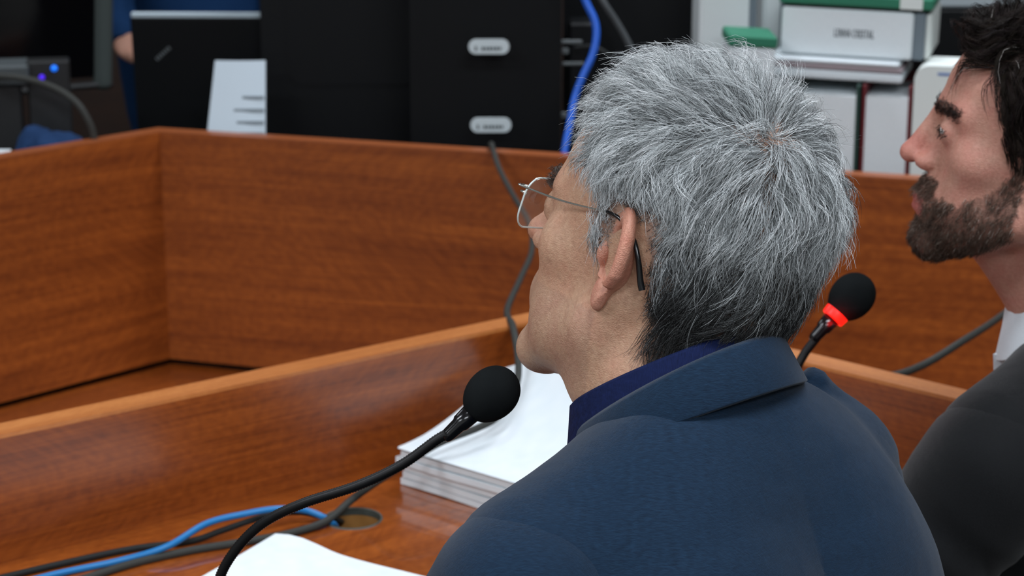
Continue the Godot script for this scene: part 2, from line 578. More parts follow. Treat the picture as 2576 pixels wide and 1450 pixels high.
# ---- hair: guide strands grown over the skull, each with a wisp of children
func grow_hair(hv: PackedVector3Array, hn: PackedVector3Array, o: Dictionary, t: Transform3D) -> ArrayMesh:
	var r := RandomNumberGenerator.new()
	r.seed = o.seed
	var cand := PackedInt32Array()
	for i in hv.size():
		if o.mask.call(hv[i]) > 0.5:
			cand.append(i)
	var G: int = o.guides
	var K: int = o.children
	var S: int = o.get("segments", 6)
	var V := PackedVector3Array()
	var N := PackedVector3Array()
	var C := PackedColorArray()
	var I := PackedInt32Array()
	var total := G * K * (S + 1) * 3
	V.resize(total)
	N.resize(total)
	C.resize(total)
	I.resize(G * K * S * 18)
	var nb := t.basis.orthonormalized()
	var vi := 0
	var ii := 0
	var field: Callable = o.get("field", skull)
	for g in G:
		var k := cand[r.randi() % cand.size()]
		var root := hv[k] + Vector3(r.randf_range(-2, 2), r.randf_range(-2, 2), r.randf_range(-2, 2))
		var nrm := hn[k]
		var L: float = o.length.call(root) * r.randf_range(0.72, 1.2)
		var H: float = o.lift.call(root) * r.randf_range(0.15, 1.0)
		var fl: Vector3 = o.flow.call(root, nrm)
		fl = fl + Vector3(r.randfn(), r.randfn(), r.randfn()) * float(o.stray) * (1.0 + 2.5 * exp(-pow(root.distance_to(o.get("whorl", Vector3(0, 999, 0))) / 16.0, 2)))
		var d := (nrm * float(o.rise) + (fl - nrm * fl.dot(nrm)).normalized()).normalized()
		var pts := PackedVector3Array([root - nrm * 1.5])
		var p := root
		var step := L / S
		var curl := Vector3(r.randfn(), r.randfn(), r.randfn()) * float(o.curl)
		var fly := r.randf() < float(o.get("fly", 0.0))
		var keep_off = o.get("keep_off")
		for s in S:
			if keep_off != null and keep_off.call(p + d * step):
				step *= 0.15
			p += d * step
			pts.append(p)
			var h: float = field.call(p)
			var e := 3.0
			var gn := Vector3(field.call(p + Vector3(e, 0, 0)) - h, field.call(p + Vector3(0, e, 0)) - h, field.call(p + Vector3(0, 0, e)) - h).normalized()
			var f2: Vector3 = o.flow.call(p, gn)
			f2 = (f2 - gn * f2.dot(gn)).normalized()
			var want := H * (1.0 if s < S - 2 else 0.72)
			if fly:
				d = (d * 0.7 + f2 * 0.3 + curl * 1.6 + gn * (0.5 if s < 2 else -0.35)).normalized()
			else:
				d = (d * 0.6 + f2 * 0.55 + gn * clampf((want - h) / step, -0.9, 0.9) * 0.8 + curl * (0.4 + 0.25 * s)).normalized()
		var shade: float = r.randf()
		var side := nrm.cross(Vector3(0.3, 0.5, 0.8)).normalized()
		var up2 := nrm.cross(side)
		for c in K:
			var ang := r.randf() * TAU
			var rad: float = sqrt(r.randf()) * float(o.spread)
			var off := (side * cos(ang) + up2 * sin(ang)) * rad + nrm * r.randf_range(-1.0, 1.5)
			var close := r.randf_range(0.25, 0.95)
			var bend := Vector3(r.randfn(), r.randfn(), r.randfn()) * float(o.frizz)
			var lenf := r.randf_range(0.7, 1.05)
			var col: Color = o.color.call(root, r.randf() * 0.55 + shade * 0.45, r)
			var wid: float = o.radius * r.randf_range(0.7, 1.25) * (0.6 if fly else 1.0)
			for s in S + 1:
				var u := float(s) / S * lenf * S
				var i0 := mini(int(u), S - 1)
				var q := pts[i0].lerp(pts[i0 + 1], u - i0)
				var tt := float(s) / S
				q += off * (1.0 - close * tt) + bend * tt * tt
				var dd := (pts[i0 + 1] - pts[i0]).normalized()
				var a1 := dd.cross(Vector3(0.6, -0.3, 0.74)).normalized()
				var a2 := dd.cross(a1)
				var ww := wid * (1.0 - 0.65 * tt * tt)
				for m in 3:
					var an := TAU * m / 3.0
					var n3 := a1 * cos(an) + a2 * sin(an)
					V[vi] = t * (q + n3 * ww)
					N[vi] = nb * n3
					C[vi] = col
					vi += 1
				if s < S:
					var b0 := vi - 3
					for m in 3:
						var m2 := (m + 1) % 3
						I[ii] = b0 + m
						I[ii + 1] = b0 + 3 + m2
						I[ii + 2] = b0 + m2
						I[ii + 3] = b0 + m
						I[ii + 4] = b0 + 3 + m
						I[ii + 5] = b0 + 3 + m2
						ii += 6
	var arr := []
	arr.resize(Mesh.ARRAY_MAX)
	arr[Mesh.ARRAY_VERTEX] = V
	arr[Mesh.ARRAY_NORMAL] = N
	arr[Mesh.ARRAY_COLOR] = C
	arr[Mesh.ARRAY_INDEX] = I
	var am := ArrayMesh.new()
	am.add_surface_from_arrays(Mesh.PRIMITIVE_TRIANGLES, arr)
	return am

func poly_at(tab: Array, x: float) -> float:
	if x <= tab[0][0]:
		return tab[0][1]
	for i in tab.size() - 1:
		if x <= tab[i + 1][0]:
			return lerpf(tab[i][1], tab[i + 1][1], (x - tab[i][0]) / (tab[i + 1][0] - tab[i][0]))
	return tab[-1][1]

# scalp outline: front edge (z at a height y) and lower edge (y at a depth z)
var front_edge := [[0, 8], [14, 14], [40, 20], [58, 25], [70, 33], [84, 46], [96, 62], [104, 72], [112, 80], [120, 90]]
var lower_edge := [[-200, -72], [-58, -70], [-50, -56], [-43, -20], [-37, 14], [-28, 36], [-8, 40], [-2, 12], [30, 8]]

func scalp_grey(p: Vector3) -> float:
	var zf := poly_at(front_edge, p.y) - 12.0 * exp(-pow((absf(p.x) - 50.0) / 16.0, 2) - pow((p.y - 82.0) / 16.0, 2))
	return 1.0 if p.z < zf + noise_a.get_noise_3d(p.x * 6, p.y * 6, p.z * 6) * 5.0 and p.y > poly_at(lower_edge, p.z) + noise_a.get_noise_3d(p.x * 7, p.y * 7, p.z * 7 + 90) * 5.0 else 0.0

func off_ear(p: Vector3) -> bool:
	return absf(p.x) > 60.0 and p.y < 44.0 and p.y > -38.0 and p.z < 4.0 and p.z > -44.0

func flow_grey(p: Vector3, _n: Vector3) -> Vector3:
	var crown := Vector3(16, 106, -60)
	var away := (p - crown) / 60.0
	away += away.cross(Vector3(0.1, 0.75, -0.65)) * 0.9 * exp(-away.length() * 1.2)
	var w := clampf((p.y - 60.0) / 60.0, 0.0, 1.0)
	var v := away.normalized() * (0.6 + 0.5 * w) + Vector3(0, -1.15, 0) * (1.0 - w * 0.75)
	v += Vector3(0, 0, 0.45) * w
	if p.z > 40.0 and p.y > 60.0:
		v += Vector3(p.x * 0.006, -0.3, 0.15)
	if p.y < 10.0 and p.z < -30.0:
		v += Vector3(p.x * 0.006, 0, 0.55)
	if absf(p.x) > 50.0 and p.y < 75.0 and p.y > 0.0 and p.z > -40.0 and p.z < 20.0:
		v += Vector3(0, 0, -0.9)
	var a := 0.6
	return v + Vector3(noise_b.get_noise_3d(p.x, p.y, p.z), noise_b.get_noise_3d(p.x + 300, p.y, p.z), noise_b.get_noise_3d(p.x, p.y + 300, p.z)) * a * 2.0

func lin(r: int, g: int, b: int) -> Color:
	return Color8(r, g, b).srgb_to_linear()

func skin_grey(p: Vector3) -> Color:
	var c := lin(214, 174, 144)
	var red := lin(205, 134, 112)
	var blot := noise_a.get_noise_3d(p.x * 2.0, p.y * 2.0, p.z * 2.0)
	c = c.lerp(red, clampf(0.12 + blot * 0.35, 0.0, 0.5))
	c = c.lerp(red, 0.5 * exp(-pow(p.distance_to(Vector3(0, -10, 112)) / 20.0, 2)))
	if absf(p.x) < 26.0 and p.z > 86.0 and p.y > -61.0 and p.y < -41.0:
		c = c.lerp(lin(170, 95, 88), 0.6)
	# shaved stubble on jaw and neck
	if p.y < -35.0 and p.z > -5.0 and p.y > -125.0:
		c = c.lerp(lin(150, 128, 116), 0.22 + 0.12 * blot)
	var fleck := noise_b.get_noise_3d(p.x * 9.0, p.y * 9.0, p.z * 9.0)
	if fleck > 0.42:
		c = c.lerp(lin(150, 102, 80), 0.22)
	if scalp_grey(p) > 0.5:
		c = c.lerp(lin(150, 128, 120), 0.5)
	return c

func ear_skin(e: Vector3) -> Color:
	var c := lin(219, 164, 140)
	return c.lerp(lin(205, 118, 98), clampf(0.22 + noise_a.get_noise_3d(e.x * 3, e.y * 3, e.z * 3) * 0.3, 0, 0.5))

func skin_dark_beard(p: Vector3) -> Color:
	var c := lin(208, 160, 140)
	var red := lin(205, 118, 108)
	var blot := noise_a.get_noise_3d(p.x * 2.0 + 50, p.y * 2.0, p.z * 2.0)
	c = c.lerp(red, clampf(0.2 + blot * 0.35, 0.0, 0.5))
	c = c.lerp(lin(208, 122, 112), 0.55 * exp(-pow(p.distance_to(Vector3(0, -10, 112)) / 20.0, 2)))
	if p.z > 55.0 and absf(p.y - 36.0 + absf(absf(p.x) - 30.0) * 0.1) < 5.0 and absf(p.x) > 6.0 and absf(p.x) < 50.0:
		c = c.lerp(lin(80, 62, 54), 0.5)
	if absf(p.x) < 24.0 and p.z > 84.0 and p.y > -69.0 and p.y < -50.5:
		c = c.lerp(lin(190, 92, 92), 0.7)
	elif beard_mask(p) > 0.5:
		c = c.lerp(lin(92, 68, 58), 0.55)
	if scalp_dark(p) > 0.5:
		c = lin(60, 48, 42)
	return c

func beard_mask(p: Vector3) -> float:
	var top := poly_at([[-20, 10], [12, 6], [24, -14], [40, -32], [60, -46], [80, -46], [90, -44]], p.z) + noise_a.get_noise_3d(p.x * 7, p.y * 7, p.z * 7) * 6.0
	var low := poly_at([[-20, -40], [10, -68], [40, -92], [70, -108], [95, -112]], p.z) + noise_a.get_noise_3d(p.x * 7, p.y * 7 + 40, p.z * 7) * 6.0
	if p.z > 8.0 and p.y < top and p.y > low:
		if absf(p.x) < 23.0 and p.y > -69.0 and p.y < -50.0 and p.z > 82.0:
			return 0.0
		if absf(p.x) < 12.0 and p.y > -76.0 and p.y < -69.0 and p.z > 82.0:
			return 0.0
		return 1.0
	# moustache
	if p.z > 76.0 and p.y < -31.0 and p.y > -51.0 and absf(p.x) < 31.0 and absf(p.x) > 2.0:
		return 1.0
	return 0.0

func scalp_dark(p: Vector3) -> float:
	var zf := poly_at([[0, 18], [14, 24], [40, 40], [58, 44], [72, 48], [84, 54], [92, 62], [100, 78], [112, 100]], p.y)
	return 1.0 if p.z < zf + noise_a.get_noise_3d(p.x * 6, p.y * 6, p.z * 6) * 4.0 and p.y > poly_at(lower_edge, p.z) else 0.0

func flow_dark(p: Vector3, _n: Vector3) -> Vector3:
	var w := clampf((p.y - 62.0) / 40.0, 0.0, 1.0)
	var v := Vector3(0, -0.95, -0.35) * (1.0 - w) + Vector3(signf(p.x) * 0.35, 0.1, -0.55) * w
	# a forelock that is swept forward and to the side
	v = v.lerp(Vector3(0.75, 0.4, 0.55), smoothstep(-15.0, 35.0, p.z) * smoothstep(72.0, 92.0, p.y))
	return v + Vector3(noise_b.get_noise_3d(p.x, p.y, p.z), noise_b.get_noise_3d(p.x + 300, p.y, p.z), noise_b.get_noise_3d(p.x, p.y + 300, p.z)) * 0.8

# ---- clothes, in a torso frame in metres: x left, y up, z forward, origin at the base of the neck
var tn := FastNoiseLite.new()
var cloth_kind := 0

var fold_a := Vector3.ZERO
var fold_b := Vector3.ZERO

func torso_field(p: Vector3) -> float:
	var q := Vector3(absf(p.x), p.y, p.z)
	var d := ell(p, Vector3(0, -0.27, 0.0), Vector3(0.164, 0.25, 0.122))
	d = smin(d, cap(q, Vector3(0.02, -0.060, 0.0), Vector3(0.154, -0.092, 0.004), 0.055, 0.058), 0.05)
	d = smin(d, ell(p, Vector3(0, -0.075, -0.042), Vector3(0.125, 0.085, 0.06)), 0.05)
	if cloth_kind == 0:   # a pinched fold of the jacket beside the collar
		d = smin(d, cap(p, fold_a, fold_b, 0.011, 0.006), 0.016)
	d = smin(d, ell(q, Vector3(0.078, -0.185, -0.07), Vector3(0.08, 0.11, 0.055)), 0.05)
	d = smin(d, ell(p, Vector3(0, -0.50, 0.0), Vector3(0.152, 0.24, 0.122)), 0.1)
	# drape
	var w := tn.get_noise_3d(p.x * 45, p.y * 130, p.z * 45) * 0.0034 + tn.get_noise_3d(p.x * 130 + 40, p.y * 40, p.z * 130) * 0.0022
	return d - w

func sleeve_field(p: Vector3, sh: Vector3, el: Vector3, wr: Vector3) -> float:
	var d := cap(p, sh, el, 0.0675 if p.x > 0.0 else 0.062, 0.055)
	d = smin(d, cap(p, el, wr, 0.054, 0.037), 0.03)
	var along := (p - sh).dot((el - sh).normalized())
	var w := tn.get_noise_3d(p.x * 50, p.y * 60, p.z * 50) * 0.002
	if cloth_kind == 1:
		w += sin((along + 0.25 * p.x + 0.18 * p.z) * 105.0 + 2.0 * tn.get_noise_3d(p.x * 40, p.y * 40, p.z * 40)) * 0.006 * clampf((along - 0.03) * 14.0, 0, 1)
	else:
		w += sin((along + 0.3 * p.z) * 80.0) * 0.0014 * clampf((along - 0.08) * 10.0, 0, 1)
		# the sleeve head stands a little proud of the armhole seam
		w += 0.0075 * (smoothstep(0.0, 0.007, absf(p.x) - (0.116 + (p.y + 0.045) * 0.15)) - 1.0)
	return smax(d - w, (p - wr).dot((wr - el).normalized()), 0.004)

# the body under the clothes, from neck to wrists, so that head and hands belong to one figure
func inner_field(p: Vector3, al: Array, ar: Array) -> float:
	var d := cap(p, Vector3(0, 0.02, 0.0), Vector3(0, -0.08, 0.0), 0.05, 0.055)
	d = smin(d, ell(p, Vector3(0, -0.27, 0.0), Vector3(0.15, 0.22, 0.10)), 0.05)
	for a in [al, ar]:
		d = smin(d, minf(cap(p, a[0], a[1], 0.04, 0.036), cap(p, a[1], a[2], 0.036, 0.026)), 0.03)
		d = smin(d, cap(p, Vector3(0, -0.09, 0), a[0], 0.04, 0.04), 0.03)
	return d

func legs_field(p: Vector3) -> float:
	var q := Vector3(absf(p.x), p.y, p.z)
	var d := ell(p, Vector3(0, -0.60, 0.02), Vector3(0.17, 0.11, 0.14))
	d = smin(d, cap(q, Vector3(0.09, -0.60, 0.05), Vector3(0.11, -0.585, 0.42), 0.085, 0.065), 0.05)
	d = smin(d, cap(q, Vector3(0.11, -0.585, 0.42), Vector3(0.11, -1.0, 0.40), 0.063, 0.045), 0.04)
	return d

# a standing, folded collar: rx, rz are the neck's half axes, b/f are back and front values
func collar(called: String, m: Material, parent: Node, t: Transform3D, o: Dictionary) -> MeshInstance3D:
	var n := 44
	var g := []
	for i in n + 1:
		var th: float = lerpf(-o.reach, o.reach, float(i) / n)
		var w := (1.0 - cos(th)) * 0.5
		var dir := Vector3(sin(th), 0, -cos(th))
		var r := Vector3(dir.x * o.rx, 0, dir.z * o.rz + o.get("zc", 0.0))
		var top: float = lerpf(o.top_b, o.top_f, w) + o.get("wave", 0.0) * sin(th * 3.0 + 0.6)
		var low: float = lerpf(o.low_b, o.low_f, w)
		var fl: float = lerpf(o.flare_b, o.flare_f, w)
		var k: float = o.thick
		var row := []
		row.append(r + Vector3(0, low - 0.012, 0))
		row.append(r + dir * -0.001 + Vector3(0, lerpf(low, top, 0.6), 0))
		row.append(r + Vector3(0, top - k * 0.6, 0))
		row.append(r + dir * k * 0.5 + Vector3(0, top, 0))
		row.append(r + dir * (k * 1.15) + Vector3(0, top - k * 0.5, 0))
		row.append(r + dir * (k * 1.3 + fl * 0.35) + Vector3(0, lerpf(low, top, 0.55), 0))
		row.append(r + dir * (k * 1.3 + fl) + Vector3(0, low, 0))
		row.append(r + dir * (k * 0.5 + fl) + Vector3(0, low - k * 0.45, 0))
		row.append(r + dir * (fl * 0.4) + Vector3(0, low - k * 0.3, 0))
		g.append(row)
	var st := begin()
	var gw := []
	for row in g:
		var q := []
		for v in row:
			q.append(t * v)
		gw.append(q)
	sheet(st, gw, true)
	return obj(called, st, m, parent)

func head_basis(yaw: float, pitch: float, roll: float) -> Basis:
	var b := Basis(Vector3(0, 0, 1), Vector3(0, 1, 0), Vector3(-1, 0, 0))
	b = Basis(Vector3.UP, -deg_to_rad(yaw)) * b
	return b * Basis(Vector3.RIGHT, -deg_to_rad(pitch)) * Basis(Vector3(0, 0, 1), deg_to_rad(roll))
# ------------------------------------------------------------------ builders of people
func torso_frame(yaw: float, lean: float, roll: float, origin: Vector3) -> Transform3D:
	return Transform3D(head_basis(yaw, -lean, roll), origin)

var ear_net := []
var hand_net := []

func person(o: Dictionary) -> Node3D:
	var T: Transform3D = o.torso
	var base := Vector3(T.origin.x, 0, T.origin.z)
	var root := thing("person", o.label, "person", base)
	var toW := Transform3D(Basis.IDENTITY, -base)
	var HT: Transform3D = Transform3D(o.head.basis.scaled(Vector3.ONE), o.head.origin)
	HT.basis = HT.basis * Basis.from_scale(Vector3.ONE * 0.001 * o.scale)
	hd_kind = o.kind
	hd_neck = HT.affine_inverse() * (T * Vector3(0, 0.01, 0.005))
	var cellsize: float = o.cell
	var lo := Vector3(-92, minf(hd_neck.y - 75, -165), -125)
	var hi := Vector3(92, 140, 132)
	var head := nets(head_field, lo, hi, cellsize)
	var parts := [[head, toW * HT, o.skin]]
	if ear_net.is_empty():
		ear_net = nets(ear_field, Vector3(-40, -12, -22), Vector3(42, 36, 16), 1.5)
		hand_net = nets(hand_field, Vector3(-0.05, -0.035, -0.075), Vector3(0.08, 0.035, 0.185), 0.004)
	var ear := ear_net
	for s in [1.0, -1.0]:
		parts.append([ear, toW * HT * make_ear(s, o.get("ear_angle", 32.0)) * Transform3D(Basis.from_scale(Vector3.ONE * 1.07), Vector3.ZERO), ear_skin])
	var hand := hand_net
	var sleeves := []
	for s in [1.0, -1.0]:
		var a: Array = o.arm_left if s > 0 else o.arm_right
		sleeves.append(a)
		var wr: Vector3 = T * a[2]
		var el: Vector3 = T * a[1]
		var dir := wr - el
		dir.y *= 0.25
		dir = dir.normalized()
		var side := Vector3.UP.cross(dir).normalized()
		var up := dir.cross(side)
		parts.append([hand, toW * Transform3D(Basis(side * -s, up, dir), wr), o.hand_skin])
	var inner := nets(inner_field.bind(o.arm_left, o.arm_right), Vector3(-0.34, -0.55, -0.13), Vector3(0.34, 0.09, 0.46), 0.016)
	parts.append([inner, toW * T, o.hand_skin])
	put("body", join(parts), M.skin, root)
	# clothes
	cloth_kind = o.cloth
	var cs: float = o.get("cloth_cell", 0.006)
	var tor := nets(torso_field, Vector3(-0.26, -0.76, -0.17), Vector3(0.26, 0.075, 0.17), cs)
	put("jacket", join([[tor, toW * T, Color.WHITE]]), o.jacket, root)
	for a in sleeves:
		var lo2: Vector3 = a[0].min(a[1]).min(a[2]) - Vector3.ONE * 0.085
		var hi2: Vector3 = a[0].max(a[1]).max(a[2]) + Vector3.ONE * 0.085
		var sl := nets(sleeve_field.bind(a[0], a[1], a[2]), lo2, hi2, cs)
		put("sleeve", join([[sl, toW * T, Color.WHITE]]), o.jacket, root)
	var lt := Transform3D(Basis(Vector3(T.basis.x.x, 0, T.basis.x.z).normalized(), Vector3.UP, Vector3(T.basis.z.x, 0, T.basis.z.z).normalized()), T.origin + o.get("hip_shift", Vector3.ZERO))
	var lg := nets(legs_field, Vector3(-0.22, -1.08, -0.16), Vector3(0.22, -0.44, 0.52), 0.016)
	put("trousers", join([[lg, toW * lt, Color.WHITE]]), o.trousers, root)
	for s in [1.0, -1.0]:
		var shoe := begin()
		var fr := toW * lt
		var ank := fr * Vector3(0.11 * s, 0, 0.40)
		var fw := fr.basis.z
		ank.y = 0.0
		tube(shoe, smooth_path([ank - fw * 0.07 + Vector3.UP * 0.045, ank + Vector3.UP * 0.05, ank + fw * 0.1 + Vector3.UP * 0.042, ank + fw * 0.19 + Vector3.UP * 0.034], 4), [0.03, 0.038, 0.042, 0.044, 0.045, 0.045, 0.044, 0.043, 0.042, 0.042, 0.041, 0.036, 0.026] as Array, 12)
		obj("shoe", shoe, M.shoe, root)
	o.done_head = head
	o.done_tr = toW * HT
	o.done_torso = toW * T
	o.done_toW = toW
	return root

func hair_grey_color(p: Vector3, u: float, r: RandomNumberGenerator) -> Color:
	# darker hair grows at the nape and low on the back of the head
	var low := clampf((50.0 - p.y) / 90.0, 0.0, 1.0) * clampf((-p.z + 20.0) / 50.0, 0.0, 1.0)
	var back := clampf((-p.z - 10.0) / 70.0, 0.0, 1.0) * 0.3
	var k := u + r.randf_range(-0.3, 0.3) - low * 1.05 - back * 0.5
	if k > 0.7:
		return lin(240, 242, 242)
	if k > 0.42:
		return lin(206, 211, 212)
	if k > 0.15:
		return lin(158, 162, 163)
	if k > -0.1:
		return lin(96, 98, 99)
	return lin(44, 45, 46)

func hair_dark_color(_p: Vector3, u: float, r: RandomNumberGenerator) -> Color:
	if r.randf() < 0.004:
		return lin(190, 185, 180)
	return lin(44, 34, 29).lerp(lin(20, 16, 15), u)

func beard_color(_p: Vector3, u: float, r: RandomNumberGenerator) -> Color:
	if r.randf() < 0.05:
		return lin(170, 158, 148)
	return lin(120, 98, 84).lerp(lin(50, 39, 35), u)

func build_grey_man() -> void:
	var yaw := 43.6
	var o := {
		"label": "grey-haired person in a blue suit jacket and rimless glasses, seen from behind",
		"kind": 0, "scale": 1.03, "cell": 3.0, "head": Transform3D(head_basis(yaw, 8.1, 13.8), Vector3(0.1109, 1.1875, -1.418)),
		"torso": torso_frame(46.0, 14.0, 1.0, at(1696, 985, 1.45)),
		"skin": skin_grey, "hand_skin": lin(214, 165, 142), "jacket": M.blue_suit, "trousers": M.blue_suit, "cloth": 0, "cloth_cell": 0.0052,
		"arm_left": [Vector3(0.167, -0.110, 0.004), Vector3(0.235, -0.27, 0.13), Vector3(0.03, -0.248, 0.30)],
		"arm_right": [Vector3(-0.150, -0.108, 0.004), Vector3(-0.165, -0.27, 0.16), Vector3(-0.07, -0.238, 0.34)],
		"ear_angle": 38.0,
	}
	var ti: Transform3D = (o.torso as Transform3D).affine_inverse()
	fold_a = ti * at(2045, 962, 1.545)
	fold_b = ti * at(2105, 1035, 1.56)
	var root := person(o)
	var tr: Transform3D = o.done_tr
	var T: Transform3D = o.done_torso
	# navy ribbed shirt and the jacket's folded collar
	collar("shirt_collar", M.navy_shirt, root, T, {"reach": 2.75, "rx": 0.066, "rz": 0.07, "zc": 0.004, "top_b": 0.041, "top_f": -0.005, "low_b": 0.0, "low_f": -0.06, "flare_b": 0.01, "flare_f": 0.012, "thick": 0.004})
	collar("jacket_collar", M.blue_suit, root, T, {"reach": 1.85, "rx": 0.073, "rz": 0.079, "zc": 0.0, "top_b": 0.036, "top_f": -0.034, "low_b": 0.001, "low_f": -0.05, "flare_b": 0.010, "flare_f": 0.010, "thick": 0.006})
	var hv: PackedVector3Array = o.done_head[0]
	var hn: PackedVector3Array = o.done_head[1]
	var hair := grow_hair(hv, hn, {"seed": 11, "mask": scalp_grey, "flow": flow_grey, "guides": 3400, "children": 13, "radius": 0.17, "spread": 6.5, "frizz": 3.2, "curl": 0.2, "stray": 0.3, "rise": 0.7, "fly": 0.012, "whorl": Vector3(16, 118, -60), "keep_off": off_ear,
		"length": func(p): return 30.0 + 26.0 * clampf((p.y - 40.0) / 60.0, 0.0, 1.0) - 36.0 * clampf((p.z - 8.0) / 45.0, 0.0, 1.0) - 8.0 * clampf((-10.0 - p.y) / 50.0, 0.0, 1.0) - (10.0 if absf(p.x) > 45.0 and p.z > -45.0 and p.y < 60.0 else 0.0),
		"lift": func(p): return 7.0 + 12.0 * clampf((p.y - 30.0) / 60.0, 0.0, 1.0) + 5.0 * clampf((p.y - 95.0) / 25.0, 0.0, 1.0) - 8.0 * clampf((p.z - 35.0) / 30.0, 0.0, 1.0) - 2.0 * clampf((-p.z - 20.0) / 40.0, 0.0, 1.0) - 3.0 * clampf((-20.0 - p.y) / 40.0, 0.0, 1.0) - (4.0 if absf(p.x) > 45.0 and p.z > -45.0 and p.y < 60.0 else 0.0),
		"color": hair_grey_color}, tr)
	put("hair", hair, M.hair, root)
	var brow := grow_hair(hv, hn, {"seed": 5, "mask": func(p): return 1.0 if p.z > 60 and absf(p.y - 37.0 + absf(absf(p.x) - 30.0) * 0.12) < 5.0 and absf(p.x) > 10 and absf(p.x) < 52 else 0.0, "flow": func(p, _n): return Vector3(signf(p.x) * 0.9, 0.25, 0.1), "field": head_field,
		"guides": 170, "children": 3, "radius": 0.2, "spread": 1.6, "frizz": 1.5, "curl": 0.2, "stray": 0.3, "rise": 1.1, "length": func(_p): return 11.0, "lift": func(_p): return 5.0, "color": func(_p, u, _r): return lin(110, 98, 90).lerp(lin(52, 44, 40), u)}, tr)
	put("eyebrows", brow, M.hair, root)
	for s in [1.0, -1.0]:
		eye(root, tr, Vector3(32 * s, 16, 77), Vector3(0.0, 0.0, 1.0))
	build_glasses(Transform3D(tr.basis, tr.origin + root.position))

func eye(root: Node, tr: Transform3D, c: Vector3, look: Vector3) -> void:
	var st := begin()
	lathe(st, tr * (c - look * 12.6), tr.basis * look, [[0, 0], [0.0012, 0.0052], [0.0046, 0.0098], [0.0126, 0.0126], [0.0206, 0.0098], [0.0238, 0.006]], 20)
	var e := obj("eye", st, M.eye_white, root)
	st = begin()
	lathe(st, tr * (c - look * 12.6), tr.basis * look, [[0.0236, 0.0062], [0.0249, 0.0042], [0.0254, 0.002], [0.0256, 0.0]], 20)
	obj("iris", st, M.iris, e)

func build_glasses(tr: Transform3D) -> void:
	var base := tr * Vector3(0, 10, 103)
	var g := thing("eyeglasses", "rimless eyeglasses with silver temples worn by the grey-haired person", "glasses", base)
	var inv := Transform3D(Basis.IDENTITY, -base)
	var k := tr.basis.get_scale().x
	var frame := inv * tr
	for s in [1.0, -1.0]:
		# lens: rounded rectangle, slightly wrapped and tilted
		var b := Basis(Vector3.UP, s * 0.10) * Basis(Vector3.RIGHT, -0.06)
		var t := frame * Transform3D(b, Vector3(s * 31.5, 14, 95.0))
		var st := begin()
		var poly := PackedVector2Array()
		for p in rounded_rect(55, 37, 13, 8):
			poly.append(p + Vector2(0, -0.0016 * p.x * p.x))
		slab(st, poly, t, 2.6)
		obj("lens", st, M.lens, g)
		# bright polished rim of the lens
		st = begin()
		var ring := PackedVector3Array()
		for p in poly:
			ring.append(t * Vector3(p.x * 1.004, p.y * 1.004, 0))
		ring.append(ring[0])
		tube(st, ring, 0.0007, 6, false)
		obj("rim", st, M.lens_edge, g)
		# temple: end piece, thin silver arm, dark sleeve hooked behind the ear
		st = begin()
		tube(st, smooth_path([frame * Vector3(s * 53, 24, 99), frame * Vector3(s * 60, 25, 97), frame * Vector3(s * 64, 25, 91), frame * Vector3(s * 73, 27, 45), frame * Vector3(s * 79, 32, 2)], 6), 0.00085, 8)
		obj("temple", st, M.silver, g)
		st = begin()
		var tip := smooth_path([frame * Vector3(s * 79, 32, 4), frame * Vector3(s * 80, 31, -10), frame * Vector3(s * 79, 22, -24), frame * Vector3(s * 78, 10, -32), frame * Vector3(s * 76, -3, -37), frame * Vector3(s * 75, -9, -40)], 6)
		var rr := []
		for i in tip.size():
			rr.append(lerpf(0.0011, 0.0024, clampf(float(i) / tip.size() * 1.2, 0, 1)))
		tube(st, tip, rr, 10)
		obj("temple_tip", st, M.black_gloss, g)
		st = begin()
		for q in [Vector3(s * 52, 24, 100), Vector3(s * 52, 19.5, 100)]:
			lathe(st, frame * (q - Vector3(0, 0, 2.5)), frame.basis * Vector3(0, 0, 1), [[-0.001, 0], [-0.001, 0.0011], [0.004, 0.0011], [0.0045, 0]], 10)
		obj("screw", st, M.silver, g)
		st = begin()
		lathe(st, frame * Vector3(s * 9.5, 0, 97), frame.basis * Vector3(s * -0.8, 0, 0.5), [[-0.001, 0], [-0.001, 0.003], [0.0006, 0.0038], [0.0012, 0]], 12)
		obj("nose_pad", st, M.lens, g)
	var st2 := begin()
	tube(st2, smooth_path([frame * Vector3(9, 18, 100), frame * Vector3(5, 21, 105), frame * Vector3(-5, 21, 105), frame * Vector3(-9, 18, 100)], 6), 0.0008, 8)
	obj("bridge", st2, M.silver, g)

